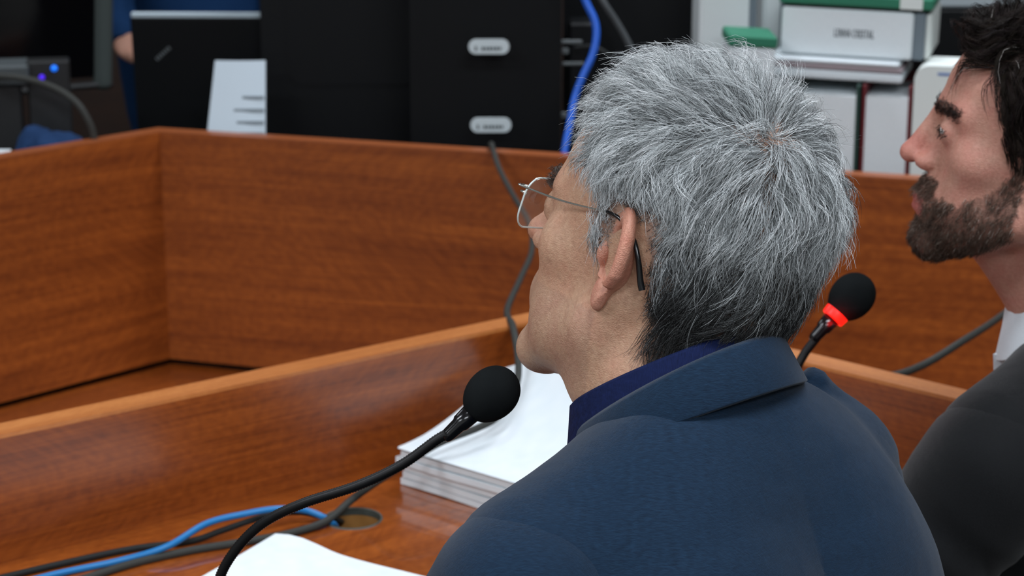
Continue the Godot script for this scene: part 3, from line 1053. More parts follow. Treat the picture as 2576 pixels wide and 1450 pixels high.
func build_dark_man() -> void:
	var o := {
		"label": "dark-haired bearded person in a black suit, in profile at the right edge",
		"kind": 1, "scale": 0.98, "cell": 2.8, "head": Transform3D(head_basis(14.0, 8.0, 1.0), at(2606, 400, 1.83)),
		"torso": torso_frame(46.0, 8.0, 0.0, at(2750, 785, 1.88)),
		"skin": skin_dark_beard, "hand_skin": lin(208, 160, 140), "jacket": M.black_suit, "trousers": M.black_suit, "cloth": 1, "cloth_cell": 0.008,
		"arm_left": [Vector3(0.168, -0.112, 0.006), Vector3(0.24, -0.25, 0.10), Vector3(0.07, -0.41, 0.20)],
		"arm_right": [Vector3(-0.170, -0.112, 0.006), Vector3(-0.175, -0.30, 0.04), Vector3(-0.03, -0.41, 0.18)],
		"ear_angle": 26.0,
	}
	o.hip_shift = (o.torso as Transform3D).basis.x * 0.13 - (o.torso as Transform3D).basis.z * 0.06
	var root := person(o)
	var tr: Transform3D = o.done_tr
	var T: Transform3D = o.done_torso
	collar("shirt_collar", M.white_shirt, root, T, {"reach": 2.95, "rx": 0.065, "rz": 0.069, "zc": 0.006, "top_b": 0.06, "top_f": 0.012, "low_b": 0.0, "low_f": -0.045, "flare_b": 0.006, "flare_f": 0.014, "thick": 0.004})
	collar("jacket_collar", M.black_suit, root, T, {"reach": 2.5, "rx": 0.073, "rz": 0.08, "zc": 0.004, "top_b": 0.045, "top_f": -0.075, "low_b": -0.01, "low_f": -0.11, "flare_b": 0.016, "flare_f": 0.034, "thick": 0.006})
	# shirt front and tie
	var st := begin()
	slab(st, PackedVector2Array([Vector2(-0.055, 0.0), Vector2(0.055, 0.0), Vector2(0.02, -0.17), Vector2(-0.02, -0.17)]), T * Transform3D(Basis(Vector3.RIGHT, -0.18), Vector3(0, -0.035, 0.068)), 0.012)
	obj("shirt_front", st, M.white_shirt, root)
	st = begin()
	slab(st, PackedVector2Array([Vector2(-0.019, 0.016), Vector2(0.019, 0.016), Vector2(0.012, -0.02), Vector2(0.028, -0.2), Vector2(-0.028, -0.2), Vector2(-0.012, -0.02)]), T * Transform3D(Basis(Vector3.RIGHT, -0.16), Vector3(0, -0.034, 0.080)), 0.012)
	obj("tie", st, M.tie, root)
	var hv: PackedVector3Array = o.done_head[0]
	var hn: PackedVector3Array = o.done_head[1]
	put("hair", grow_hair(hv, hn, {"seed": 21, "mask": scalp_dark, "flow": flow_dark, "guides": 1900, "children": 13, "radius": 0.24, "spread": 5.0, "frizz": 1.6, "curl": 0.07, "stray": 0.12, "rise": 0.7, "fly": 0.004,
		"length": func(p): return 26.0 + 38.0 * clampf((p.y - 50.0) / 45.0, 0.0, 1.0) - 6.0 * clampf((p.z - 45.0) / 30.0, 0.0, 1.0),
		"lift": func(p): return 7.0 + 15.0 * clampf((p.y - 40.0) / 50.0, 0.0, 1.0) + 7.0 * clampf((p.z - 40.0) / 30.0, 0.0, 1.0),
		"color": hair_dark_color}, tr), M.hair_matt, root)
	put("beard", grow_hair(hv, hn, {"seed": 23, "mask": beard_mask, "field": head_field, "flow": func(p, _n): return Vector3(0, -1.0, 0.25 if p.z < 80 else -0.05), "guides": 2600, "children": 6, "segments": 3, "radius": 0.17, "spread": 3.5, "frizz": 1.2, "curl": 0.15, "stray": 0.3, "rise": 0.7,
		"length": func(p): return 8.0 if p.y < -60 else 6.0, "lift": func(_p): return 4.0, "color": beard_color}, tr), M.hair_matt, root)
	put("eyebrows", grow_hair(hv, hn, {"seed": 25, "mask": func(p): return 1.0 if p.z > 60 and absf(p.y - 36.0 + absf(absf(p.x) - 30.0) * 0.1) < 5.5 and absf(p.x) > 5 and absf(p.x) < 50 else 0.0, "flow": func(p, _n): return Vector3(signf(p.x) * 0.9, 0.2, 0.0), "field": head_field,
		"guides": 300, "children": 5, "segments": 4, "radius": 0.16, "spread": 3.0, "frizz": 0.9, "curl": 0.1, "stray": 0.2, "rise": 0.35, "length": func(_p): return 8.0, "lift": func(_p): return 1.5, "color": func(_p, u, _r): return lin(58, 44, 38).lerp(lin(24, 18, 16), u)}, tr), M.hair, root)
	for s in [1.0, -1.0]:
		put("eyelashes", grow_hair(hv, hn, {"seed": 27, "mask": func(p): return 1.0 if p.x * s > 0 and p.z > 80 and absf(p.y - 15.5) < 3.5 and absf(absf(p.x) - 32.0) < 13.0 else 0.0, "flow": func(_p, _n): return Vector3(0, -0.5, 0.6), "field": head_field,
			"guides": 50, "children": 3, "segments": 3, "radius": 0.2, "spread": 1.5, "frizz": 0.6, "curl": 0.05, "stray": 0.1, "rise": 0.6, "length": func(_p): return 4.5, "lift": func(_p): return 2.5, "color": func(_p, _u, _r): return lin(30, 24, 22)}, tr), M.hair_matt, root)
	for s in [1.0, -1.0]:
		eye(root, tr, Vector3(32 * s, 16, 77), Vector3(0.0, -0.25, 0.97))

# ------------------------------------------------------------------ the wooden furniture
func offset_line(a: Vector2, b: Vector2, by: float, towards: Vector2) -> Array:
	var n := (b - a).orthogonal().normalized()
	if n.dot(towards) < 0:
		n = -n
	return [a + n * by, b + n * by]

func meet(l1: Array, l2: Array) -> Vector2:
	var r = Geometry2D.line_intersects_line(l1[0], l1[1] - l1[0], l2[0], l2[1] - l2[0])
	return r if r != null else l1[1]

# a prism over a plan quadrilateral, with its own x axis along dir so that the grain follows it
func plan_prism(called: String, pts: Array, y0: float, y1: float, dir: Vector2, m: Material, parent: Node) -> MeshInstance3D:
	var b := Basis(Vector3(dir.x, 0, dir.y).normalized(), Vector3.UP, Vector3(dir.x, 0, dir.y).normalized().cross(Vector3.UP))
	var c := Vector2.ZERO
	for p in pts:
		c += p / pts.size()
	var t := Transform3D(b, Vector3(c.x, (y0 + y1) / 2, c.y))
	var inv := t.affine_inverse()
	var poly := PackedVector2Array()
	for p in pts:
		var q := inv * Vector3(p.x, t.origin.y, p.y)
		poly.append(Vector2(q.x, q.z))
	var st := begin()
	slab(st, poly, Transform3D(Basis(Vector3.RIGHT, Vector3(0, 0, 1), Vector3.UP), Vector3.ZERO), y1 - y0)
	var o := obj(called, st, m, parent)
	o.transform = t
	return o

func v2(p: Vector3) -> Vector2:
	return Vector2(p.x, p.z)

var sc_a: Vector2
var sc_b: Vector2
var sc_c: Vector2
var bn_a: Vector2
var bn_b: Vector2
var bn_c: Vector2

func build_desk() -> void:
	sc_b = v2(on_level(1479, 780, SCREEN_Y))
	sc_a = v2(on_level(0, 1095, SCREEN_Y))
	sc_a = sc_b + (sc_a - sc_b) * 1.9
	sc_c = v2(on_level(2390, 1000, SCREEN_Y))
	sc_c = sc_b + (sc_c - sc_b) * 1.08
	var near := Vector2(0, 1)
	var t := 0.034
	var back_l := offset_line(sc_a, sc_b, -t, near)
	var back_r := offset_line(sc_b, sc_c, -t, near)
	var back := meet(back_l, back_r)
	var desk := thing("wooden_desk", "glossy wooden desk with raised screen in front of the seated people", "desk", Vector3.ZERO)
	for part in [[[sc_a, sc_b, back, back_l[0]], sc_b - sc_a], [[sc_b, sc_c, back_r[1], back], sc_c - sc_b]]:
		var p := plan_prism("screen_panel", part[0], 0.0, SCREEN_Y - 0.004, part[1], M.wood_gloss, desk)
		# the lighter edge band along the top of the screen
		var e := plan_prism("edge_band", part[0], SCREEN_Y - 0.004, SCREEN_Y, part[1], M.wood_edge, desk)
		e.get_parent().remove_child(e)
		var tr := e.transform
		p.add_child(e)
		e.transform = p.transform.affine_inverse() * tr
	# the worktop with a hole for cables
	var front := offset_line(sc_a, sc_b, 0.56, near)
	var corner := meet(front, [sc_b, sc_c])
	var u := (sc_b - sc_a).normalized()
	var b := Basis(Vector3(u.x, 0, u.y), Vector3.UP, Vector3(u.x, 0, u.y).cross(Vector3.UP))
	var tt := Transform3D(b, Vector3(sc_b.x, DESK_Y - 0.03, sc_b.y))
	var inv := tt.affine_inverse()
	var top := CSGCombiner3D.new()
	top.name = "worktop"
	desk.add_child(top)
	top.transform = tt
	var cp := CSGPolygon3D.new()
	var poly := PackedVector2Array()
	for p in [sc_a, sc_b, corner, front[0]]:
		var q := inv * Vector3(p.x, 0, p.y)
		poly.append(Vector2(q.x, q.z))
	cp.polygon = poly
	cp.depth = 0.03
	cp.rotation_degrees.x = 90
	cp.material = M.desk_top
	top.add_child(cp)
	var hole := CSGCylinder3D.new()
	hole.radius = 0.03
	hole.height = 0.2
	hole.sides = 32
	hole.operation = CSGShape3D.OPERATION_SUBTRACTION
	hole.material = M.raw_board
	var hp := on_level(888, 1306, DESK_Y)
	hole.position = inv * Vector3(hp.x, DESK_Y - 0.015, hp.z)
	top.add_child(hole)
	var st := begin()
	lathe(st, Vector3(hp.x, DESK_Y - 0.028, hp.z), Vector3.UP, [[0.021, 0.0297], [0.028, 0.0293], [0.0292, 0.0298], [0.0292, 0.0312], [0.028, 0.0318]], 32)
	obj("cable_grommet", st, M.grommet, desk)
	# legs of the desk
	for w in [0.05, 0.3]:
		var lp := (front[0] as Vector2).lerp(corner, w) - Vector2(u.y, -u.x) * 0.0
		lp = lp.lerp(sc_a.lerp(sc_b, w), 0.15)
		box("leg", Vector3(0.06, DESK_Y - 0.03, 0.04), M.wood_gloss, desk, Vector3(lp.x, (DESK_Y - 0.03) / 2, lp.y), b)

func build_bench() -> void:
	bn_b = v2(on_level(402, 330, BENCH_Y))
	bn_a = v2(on_level(0, 396, BENCH_Y))
	bn_a = bn_b + (bn_a - bn_b) * 4.0
	bn_c = v2(on_level(2290, 450, BENCH_Y))
	bn_c = bn_b + (bn_c - bn_b) * 1.7
	var near := Vector2(0, 1)
	var t := 0.03
	var bench := thing("wooden_bench", "long wooden bench with an angled front, behind the desk", "bench", Vector3.ZERO)
	var low := at(402, 962, depth_of(Vector3(bn_b.x, BENCH_Y, bn_b.y))).y
	var bl := offset_line(bn_a, bn_b, -t, near)
	var br := offset_line(bn_b, bn_c, -t, near)
	var bb := meet(bl, br)
	var dl := offset_line(bn_a, bn_b, -0.60, near)
	var dr := offset_line(bn_b, bn_c, -0.60, near)
	var db := meet(dl, dr)
	var fl := offset_line(bn_a, bn_b, 0.30, near)
	var fr := offset_line(bn_b, bn_c, 0.30, near)
	var fb := meet(fl, fr)
	for k in 2:
		var d := bn_b - bn_a if k == 0 else bn_c - bn_b
		var quad := [bn_a, bn_b, bb, bl[0]] if k == 0 else [bn_b, bn_c, br[1], bb]
		var p := plan_prism("front_panel", quad, low + 0.008, BENCH_Y - 0.003, d, M.wood_satin if k == 0 else M.wood_satin_b, bench)
		var e := plan_prism("edge_band", quad, BENCH_Y - 0.003, BENCH_Y, d, M.wood_edge_dark, bench)
		var tr := e.transform
		bench.remove_child(e)
		p.add_child(e)
		e.transform = p.transform.affine_inverse() * tr
		plan_prism("worktop", [bl[0], bb, db, dl[0]] if k == 0 else [bb, br[1], dr[1], db], BENCH_DESK - 0.03, BENCH_DESK, d, M.laminate, bench)
		# the lower step in front of the panel, with a shadow gap behind it
		var gl := offset_line(bn_a, bn_b, -0.012, near)
		var gr := offset_line(bn_b, bn_c, -0.012, near)
		var gb := meet(gl, gr)
		plan_prism("step_board", [gl[0], gb, fb, fl[0]] if k == 0 else [gb, gr[1], fr[1], fb], low - 0.03, low - 0.004, d, M.wood_satin, bench)
		plan_prism("step_front", [fl[0], fb, offset_line(bn_a, bn_b, 0.27, near)[1], offset_line(bn_a, bn_b, 0.27, near)[0]] if k == 0 else [fb, fr[1], offset_line(bn_b, bn_c, 0.27, near)[1], offset_line(bn_b, bn_c, 0.27, near)[0]], 0.0, low - 0.03, d, M.wood_satin, bench)
		plan_prism("back_support", [bl[0], bb, meet(offset_line(bn_a, bn_b, -0.06, near), offset_line(bn_b, bn_c, -0.06, near)), offset_line(bn_a, bn_b, -0.06, near)[0]] if k == 0 else [bb, br[1], offset_line(bn_b, bn_c, -0.06, near)[1], meet(offset_line(bn_a, bn_b, -0.06, near), offset_line(bn_b, bn_c, -0.06, near))], 0.0, BENCH_DESK - 0.03, d, M.black_plastic, bench)

# ------------------------------------------------------------------ microphones, cables, papers
func build_mic(called: String, label: String, foam_c: Vector3, axis: Vector3, neck: Array, r: float, length: float, glow: bool, base: Vector3, cable_r: float) -> void:
	var root := thing(called, label, "microphone", base)
	var o := -base
	var d := axis.normalized()
	# foam windscreen: an egg with a fine uneven skin
	var st := begin()
	var prof := []
	var n := 22
	for i in n + 1:
		var s := float(i) / n
		var z := -cos(s * PI)
		var rad := sin(s * PI) * (1.0 + 0.05 * z)
		prof.append([z * length * 0.5, maxf(rad * r, 0.0002)])
	lathe(st, foam_c + o, d, prof, 36)
	obj("foam_windscreen", st, M.foam, root)
	var p0 := foam_c - d * (length * 0.5 - 0.004) + o
	if glow:
		st = begin()
		lathe(st, p0 - d * 0.007, d, [[0, 0.0], [0, r * 0.52], [0.001, r * 0.56], [0.0095, r * 0.60], [0.011, r * 0.5]], 24)
		obj("light_ring", st, M.red_glow, root)
		var l := OmniLight3D.new()
		l.name = "ring_light"
		l.light_color = Color(1, 0.08, 0.05)
		l.light_energy = 0.0006
		l.light_size = 0.01
		l.omni_range = 6.0
		l.omni_attenuation = 2.0
		l.shadow_enabled = true
		root.add_child(l)
		l.position = p0 - d * 0.003 + Vector3(0, 0.0, r * 0.75)
	st = begin()
	var q := p0 - d * (0.007 if glow else 0.0)
	lathe(st, q, -d, [[0, 0], [0, r * 0.40], [0.012, r * 0.36], [0.014, r * 0.30], [0.024, r * 0.27], [0.028, r * 0.22], [0.03, 0]], 20)
	obj("capsule_neck", st, M.black_gloss, root)
	# ribbed gooseneck
	var pts := [q - d * 0.022]
	for p in neck:
		pts.append(p + o)
	var path := smooth_path(pts, 10)
	var len := 0.0
	for i in path.size() - 1:
		len += path[i].distance_to(path[i + 1])
	var cur := Curve3D.new()
	for p in path:
		cur.add_point(p)
	var fine := PackedVector3Array()
	var radii := []
	var turns := int(len / 0.0011)
	for i in turns + 1:
		fine.append(cur.sample_baked(len * i / turns, true))
		radii.append(cable_r * (1.0 if i % 2 == 0 else 0.88))
	st = begin()
	tube(st, fine, radii, 10)
	obj("gooseneck", st, M.gooseneck, root)
	st = begin()
	lathe(st, Vector3(0, 0, 0), Vector3.UP, [[0, 0], [0, 0.055], [0.012, 0.055], [0.026, 0.045], [0.03, 0.012], [0.04, 0.009], [0.045, 0]], 28)
	obj("base", st, M.black_plastic, root)

func cable(called: String, label: String, pts: Array, r: float, m: Material, n := 10) -> MeshInstance3D:
	var st := begin()
	tube(st, smooth_path(pts, n), r, 10)
	var o := obj(called, st, m, self)
	tag(o, label, "cable")
	return o

func sheet_of(nx: int, nz: int, f: Callable) -> Array:
	var g := []
	for i in nx + 1:
		var r := []
		for j in nz + 1:
			r.append(f.call(float(i) / nx, float(j) / nz))
		g.append(r)
	return g

func build_papers() -> void:
	# the pile of bundles leaning on the screen
	var s0 := on_level(1006, 1221, DESK_Y)
	var ex := Vector3(0.76, 0, 0.65)
	var ez := Vector3(0.65, 0, -0.76)
	var pile_h := 0.0
	for k in 5:
		var hgt := 0.0085
		var lift := pile_h
		var jx := rng.randf_range(-0.004, 0.004)
		var jz := rng.randf_range(-0.004, 0.004)
		var top := k == 4
		var st := begin()
		var g := sheet_of(10, 14, func(a, b):
			var rise := 0.0
			if top:
				rise = 0.006 * a
			return s0 + ex * (a * 0.297 + jx) + ez * (b * 0.205 + jz) + Vector3.UP * (lift + hgt - 0.0012 + rise * 0.0 + 0.0008 * sin(a * 9.0 + k) + 0.0005))
		thick_sheet(st, g, hgt - 0.0016)
		var b := obj("paper_bundle", st, M.paper, self)
		tag(b, ["bottom bundle of the white paper pile beside the screen", "second bundle from the bottom of the white paper pile", "middle bundle of the white paper pile on the desk", "bundle just under the top one in the white paper pile", "top bundle of the white paper pile, below the curled sheets"][k], "paper", "bundles of the paper pile")
		pile_h += hgt
	# loose sheets on the pile, curling up against the screen
	var h0 := pile_h
	for k in 2:
		var st := begin()
		var g := sheet_of(16, 20, func(a, b):
			var bb: float = b
			var rise: float = (0.075 + 0.03 * k) * pow(bb, 1.7) * (0.35 + 0.65 * sin(clampf(a * 1.5 + 0.12, 0, 1) * PI * 0.5)) + 0.004 * sin(a * 7.0 + 3.0 * b) * b
			return s0 + ex * (a * 0.297 - 0.004 + 0.005 * k) + ez * (bb * 0.205 * (1.0 - 0.12 * bb) + 0.002 - 0.006 * k) + Vector3.UP * (h0 + 0.0012 + 0.0014 * k + rise))
		thick_sheet(st, g, 0.0005)
		var o := obj("paper_sheet", st, M.paper, self)
		tag(o, ["lower curled white sheet on top of the paper pile", "uppermost curled white sheet rising against the desk screen"][k], "paper")
	# the open papers in the foreground
	var k0 := on_level(762, 1366, DESK_Y + 0.006)
	var kr := on_level(1090, 1446, DESK_Y + 0.006)
	var px := (kr - k0).normalized()
	var pz := px.cross(Vector3.UP)
	if pz.z < 0:
		pz = -pz
	for k in 3:
		var st := begin()
		var g := sheet_of(12, 12, func(a, b):
			var up: float = 0.011 * exp(-pow((a - 0.12) / 0.22, 2)) * exp(-b * 2.0) * (0.6 + 0.2 * k)
			return k0 + px * (a * 0.21 - 0.035 + 0.003 * k) + pz * (b * 0.297 + 0.004 * k) + Vector3.UP * (0.0008 + 0.0014 * k - 0.005 + up))
		thick_sheet(st, g, 0.0008)
		var o := obj("paper_sheet", st, M.paper, self)
		tag(o, ["lowest white sheet of the papers lying nearest on the desk", "middle white sheet of the papers lying nearest on the desk", "top white sheet lying nearest on the desk, under the microphone arm"][k], "paper")

func build_cables() -> void:
	var y := DESK_Y
	var lay := func(px, py, r): return on_level(px, py, y + r) + Vector3.UP * 0.0
	var r := 0.0036
	var zt := depth_of(on_level(1290, 822, SCREEN_Y + 0.006))
	cable("cable", "bright blue network cable lying on the near desk", [lay.call(-60, 1500, r), lay.call(130, 1448, r), lay.call(300, 1412, r), on_level(420, 1376, y + 0.012), on_level(520, 1318, y + 0.02), on_level(620, 1293, y + 0.022), on_level(700, 1281, y + 0.022), on_level(770, 1286, y + 0.014), on_level(815, 1303, y + 0.006), on_level(842, 1322, y - 0.006), on_level(850, 1330, y - 0.06)], r, M.blue_cable)
	cable("cable", "black cable running beside the blue cable into the hole in the desk", [lay.call(-40, 1465, r), lay.call(150, 1420, r), lay.call(330, 1382, r), lay.call(480, 1362, r), on_level(560, 1335, y + 0.008), on_level(660, 1302, y + 0.012), on_level(745, 1289, y + 0.01), on_level(810, 1300, y + 0.004), on_level(855, 1312, y - 0.008), on_level(868, 1316, y - 0.06)], 0.0034, M.dark_cable)
	cable("cable", "dark cable lying in front of the blue cable on the desk", [lay.call(160, 1475, r), lay.call(330, 1420, r), lay.call(480, 1386, r), lay.call(640, 1360, r), lay.call(740, 1340, r), lay.call(820, 1312, 0.006), on_level(880, 1262, y + 0.012), on_level(930, 1225, y + 0.03), on_level(1000, 1180, y + 0.05), on_level(1100, 1118, y + 0.062), on_level(1200, 1078, y + 0.072), at(1250, 1050, zt - 0.13), at(1285, 1000, zt - 0.1), at(1303, 950, zt - 0.075), at(1302, 890, zt - 0.05), at(1290, 822, zt + 0.01), at(1276, 780, zt + 0.14), at(1310, 700, 2.72), at(1338, 630, 2.88), at(1330, 560, 2.98), at(1290, 490, 3.08), at(1256, 425, 3.15), at(1240, 375, 3.19), at(1236, 362, 3.25), at(1232, 372, 3.34)], 0.0042, M.grey_cable)
	cable("cable", "grey cable sagging over the desk screen behind the bearded person", [at(1940, 900, 2.40), at(1990, 912, 2.37), at(2080, 930, 2.33), at(2180, 945, 2.31), at(2250, 945, 2.32), at(2330, 915, 2.38), at(2420, 860, 2.42), at(2510, 802, 2.56), at(2580, 740, 2.7), at(2640, 640, 2.82), at(2660, 540, 2.88), at(2664, 490, 2.92), at(2666, 476, 2.97), at(2668, 482, 3.05)], 0.0046, M.grey_cable)
	cable("cable", "blue network cable hanging in front of the black monitors", [at(1340, -60, 3.60), at(1350, -150, 3.50), at(1385, -172, 3.36), at(1432, -100, 3.3), at(1472, 0, 3.3), at(1495, 50, 3.3), at(1500, 90, 3.3), at(1490, 140, 3.3), at(1465, 195, 3.3), at(1445, 250, 3.3), at(1434, 310, 3.29), at(1422, 370, 3.28), at(1415, 430, 3.28), at(1400, 560, 3.3)], 0.0062, M.blue_cable_far)

# ------------------------------------------------------------------ what stands on the bench
func upright(x0: float, x1: float, ytop: float, d: float) -> Array:
	var top := at((x0 + x1) / 2, ytop, d)
	return [Vector3(top.x, BENCH_DESK, top.z), (x1 - x0) * d / F_PX, top.y - BENCH_DESK]

func build_monitor(x0: float, x1: float, ytop: float, d: float, turn: float, label: String) -> void:
	var u := upright(x0, x1, ytop, d)
	var w: float = u[1]
	var h: float = u[2]
	var root := thing("monitor", label, "monitor", u[0], turn)
	var st := begin()
	slab(st, rounded_rect(w, h - 0.05, 0.012), Transform3D(Basis.IDENTITY, Vector3(0, 0.05 + (h - 0.05) / 2, -0.015)), 0.022)
	var shell := obj("back_shell", st, M.black_satin, root)
	st = begin()
	slab(st, rounded_rect(w * 0.72, (h - 0.05) * 0.62, 0.03), Transform3D(Basis.IDENTITY, Vector3(0, 0.05 + (h - 0.05) * 0.62, -0.006)), 0.006)
	obj("rear_cover", st, M.black_satin, shell)
	box("stand", Vector3(0.07, 0.2, 0.03), M.black_satin, root, Vector3(0, 0.1, -0.05), Basis.IDENTITY, 0.006)
	box("foot", Vector3(0.24, 0.012, 0.17), M.black_satin, root, Vector3(0, 0.006, -0.06), Basis.IDENTITY, 0.004)
	box("screen", Vector3(w - 0.03, h - 0.08, 0.004), M.screen, root, Vector3(0, 0.05 + (h - 0.05) / 2, -0.029), Basis.IDENTITY, 0.001)

func pill(root: Node, where: Vector3, w: float, h: float) -> void:
	var st := begin()
	slab(st, rounded_rect(w, h, h * 0.49, 8), Transform3D(Basis.IDENTITY, where), 0.003)
	var b := obj("badge", st, M.badge, root)
	b.set_meta("label", "pale pill-shaped badge with faint grey lettering")
	st = begin()
	var x := -w * 0.32
	for k in [[0.05, 0.30], [0.05, 0.0], [0.07, 0.24], [0.06, 0.22], [0.07, 0.24], [0.06, 0.22], [0.07, 0.24], [0.06, 0.2]]:
		if k[1] > 0.0:
			rbox(st, Transform3D(Basis.IDENTITY, where + Vector3(x, -h * 0.12, 0.0019)), Vector3(w * k[0], h * k[1], 0.0006), 0.0001)
		x += w * 0.085
	obj("lettering", st, M.badge_ink, b)

func build_computers() -> void:
	build_monitor(648, 1120, -190, 3.52, 0.06, "black monitor back between the laptop and the computer with two badges")
	build_monitor(1418, 1762, -150, 3.50, -0.05, "black monitor back between the blue cable and the white binder")
	# computer case with two pale badges
	var u := upright(1026, 1412, -140, 3.36)
	var root := thing("computer_case", "black computer case with two pale pill-shaped badges", "computer", u[0] - Vector3(0, 0, 0.06), 0.02)
	var st := begin()
	slab(st, rounded_rect(u[1], u[2], 0.01, 4), Transform3D(Basis.IDENTITY, Vector3(0, u[2] / 2, 0)), 0.12)
	obj("case", st, M.black_satin, root)
	var dpx := 3.36 / F_PX
	for py in [116.0, 313.0]:
		var c := at(1230 + (py - 116.0) * 0.025, py, 3.36)
		pill(root, root.transform.affine_inverse() * Vector3(c.x, c.y, c.z + 0.006), 102 * dpx, 37 * dpx)
	# connector block beside it
	u = upright(1432, 1496, 60, 3.40)
	root = thing("docking_station", "small black docking block with grey ports beside the blue cable", "dock", u[0] - Vector3(0, 0, 0.05), 0.0)
	box("body", Vector3(u[1], u[2], 0.08), M.black_satin, root, Vector3(0, u[2] / 2, 0), Basis.IDENTITY, 0.004)
	for p in [[1440, 116, 54, 10], [1424, 140, 18, 16], [1444, 174, 56, 9], [1410, 192, 8, 30], [1422, 312, 16, 16]]:
		var c := at(p[0], p[1], 3.37)
		var q := root.transform.affine_inverse() * c
		box("port", Vector3(p[2] * dpx, p[3] * dpx, 0.005), M.port_grey, root, Vector3(q.x, q.y, 0.041), Basis.IDENTITY, 0.0015)
	var arm := cable("microphone_arm", "thin grey stalk slanting down in front of the right black monitor", [at(1420, -20, 3.62), at(1425, -170, 3.54), at(1455, -150, 3.42), at(1485, -70, 3.37), at(1515, 0, 3.36), at(1550, 55, 3.37), at(1580, 108, 3.38), at(1640, 230, 3.40), at(1720, 440, 3.42)], 0.0058, M.stalk)
	tag(arm, "thin grey stalk slanting down in front of the right black monitor", "stalk")
	cable("cable", "thin dark grey cable arching from the docking block", [at(1450, 120, 3.38), at(1490, 118, 3.36), at(1525, 135, 3.36), at(1560, 165, 3.37), at(1620, 215, 3.38), at(1660, 320, 3.40), at(1680, 440, 3.42)], 0.004, M.dark_cable)
	# laptop with its lid up, seen from behind
	var d := 3.62
	var tl := at(334, 46, d)
	var tr := at(700, 39, d)
	var w := tl.distance_to(tr)
	var mid := (tl + tr) / 2
	root = thing("laptop", "open black laptop seen from behind, bright edge along its lid", "laptop", Vector3(mid.x, BENCH_DESK, mid.z + 0.01), -0.02)
	var hh := mid.y - BENCH_DESK
	var tilt := Basis(Vector3.RIGHT, 0.10)
	var lid := box("lid", Vector3(w, hh, 0.009), M.black_satin, root, Vector3(0, hh / 2 + 0.004, 0.0), tilt, 0.003)
	box("lid_edge", Vector3(w * 0.985, 0.0105, 0.0075), M.bright_edge, lid, Vector3(0, hh / 2 + 0.003, 0.0), Basis.IDENTITY, 0.002)
	st = begin()
	var dx := 0.0
	for k in 6:
		rbox(st, Transform3D(Basis(Vector3(0, 0, 1), 0.72), Vector3(-w * 0.33 + dx, hh * 0.24 + dx * 0.88, 0.0055)), Vector3(0.0036, 0.0062, 0.0008), 0.0002)
		dx += 0.0044
	obj("lid_lettering", st, M.port_grey, lid)
	box("keyboard_base", Vector3(w, 0.014, 0.23), M.black_satin, root, Vector3(0, 0.007, -0.13), Basis.IDENTITY, 0.004)
	# a sheet of notes propped against the monitor
	st = begin()
	var a := [at(541, 152, 3.46), at(668, 152, 3.46), at(668, 420, 3.425), at(512, 420, 3.425)]
	var g := sheet_of(8, 8, func(p, q): return (a[0] as Vector3).lerp(a[1], p).lerp((a[3] as Vector3).lerp(a[2], p), q) + Vector3(0, 0, 0.004 * sin(p * PI)))
	thick_sheet(st, g, 0.0006, Vector3(0, 0, 1))
	var note := thing("note_sheet", "white printed sheet propped up beside the black monitor", "paper", a[3])
	var inv := Transform3D(Basis.IDENTITY, -a[3])
	var pm := put("paper", st.commit(), M.note_paper, note)
	pm.transform = inv
	for ln in [[0.58, 0.35, 0.98], [0.44, 0.47, 0.98], [0.5, 0.585, 0.98], [0.5, 0.69, 0.98]]:
		var p0: Vector3 = (a[0] as Vector3).lerp(a[1], ln[0]).lerp((a[3] as Vector3).lerp(a[2], ln[0]), ln[1])
		var p1: Vector3 = (a[0] as Vector3).lerp(a[1], ln[2]).lerp((a[3] as Vector3).lerp(a[2], ln[2]), ln[1])
		st = begin()
		rbox(st, Transform3D(Basis((p1 - p0).normalized(), Vector3.UP, (p1 - p0).normalized().cross(Vector3.UP)), (p0 + p1) / 2 + Vector3(0, 0, 0.0045)), Vector3(p0.distance_to(p1), 0.006, 0.0005), 0.0001)
		var pr := put("print_line", st.commit(), M.print_grey, note)
		pr.transform = inv

# a hardback: page block set back between two boards and a spine
func book(label: String, where: Vector3, b: Basis, w: float, h: float, dep: float, cover: Material, pages: Material, group := "") -> Node3D:
	# w: thickness across, h: height, dep: depth away from the viewer; the fore edge faces +z
	var root := thing("book", label, "book", where, 0.0, group)
	root.basis = b
	var ct := 0.0055
	for s in [-1.0, 1.0]:
		box("cover_board", Vector3(ct, h, dep), cover, root, Vector3(s * (w / 2 - ct / 2), h / 2, -dep / 2), Basis.IDENTITY, 0.0012)
	box("spine", Vector3(w, h, ct), cover, root, Vector3(0, h / 2, -dep + ct / 2), Basis.IDENTITY, 0.0012)
	var st := begin()
	var pw := w - 2 * ct
	var n := 10
	var y0 := 0.004
	var y1 := h - 0.018
	# page block with a hollow fore edge
	var fr := []
	for i in n + 1:
		var x := -pw / 2 + pw * i / n
		fr.append(Vector3(x, 0, -0.004 - 0.006 * (1.0 - pow(2.0 * x / pw, 2))))
	for i in n:
		var p: Vector3 = fr[i]
		var q: Vector3 = fr[i + 1]
		_bq(st, Transform3D.IDENTITY, Vector3(p.x, y0, p.z), Vector3(q.x, y0, q.z), Vector3(q.x, y1, q.z), Vector3(p.x, y1, p.z), Vector3(0, 0, 1))
		for yy in [[y0, -1.0], [y1, 1.0]]:
			_bq(st, Transform3D.IDENTITY, Vector3(p.x, yy[0], p.z), Vector3(q.x, yy[0], q.z), Vector3(q.x, yy[0], -dep + ct), Vector3(p.x, yy[0], -dep + ct), Vector3(0, yy[1], 0))
	obj("pages", st, pages, root)
	return root

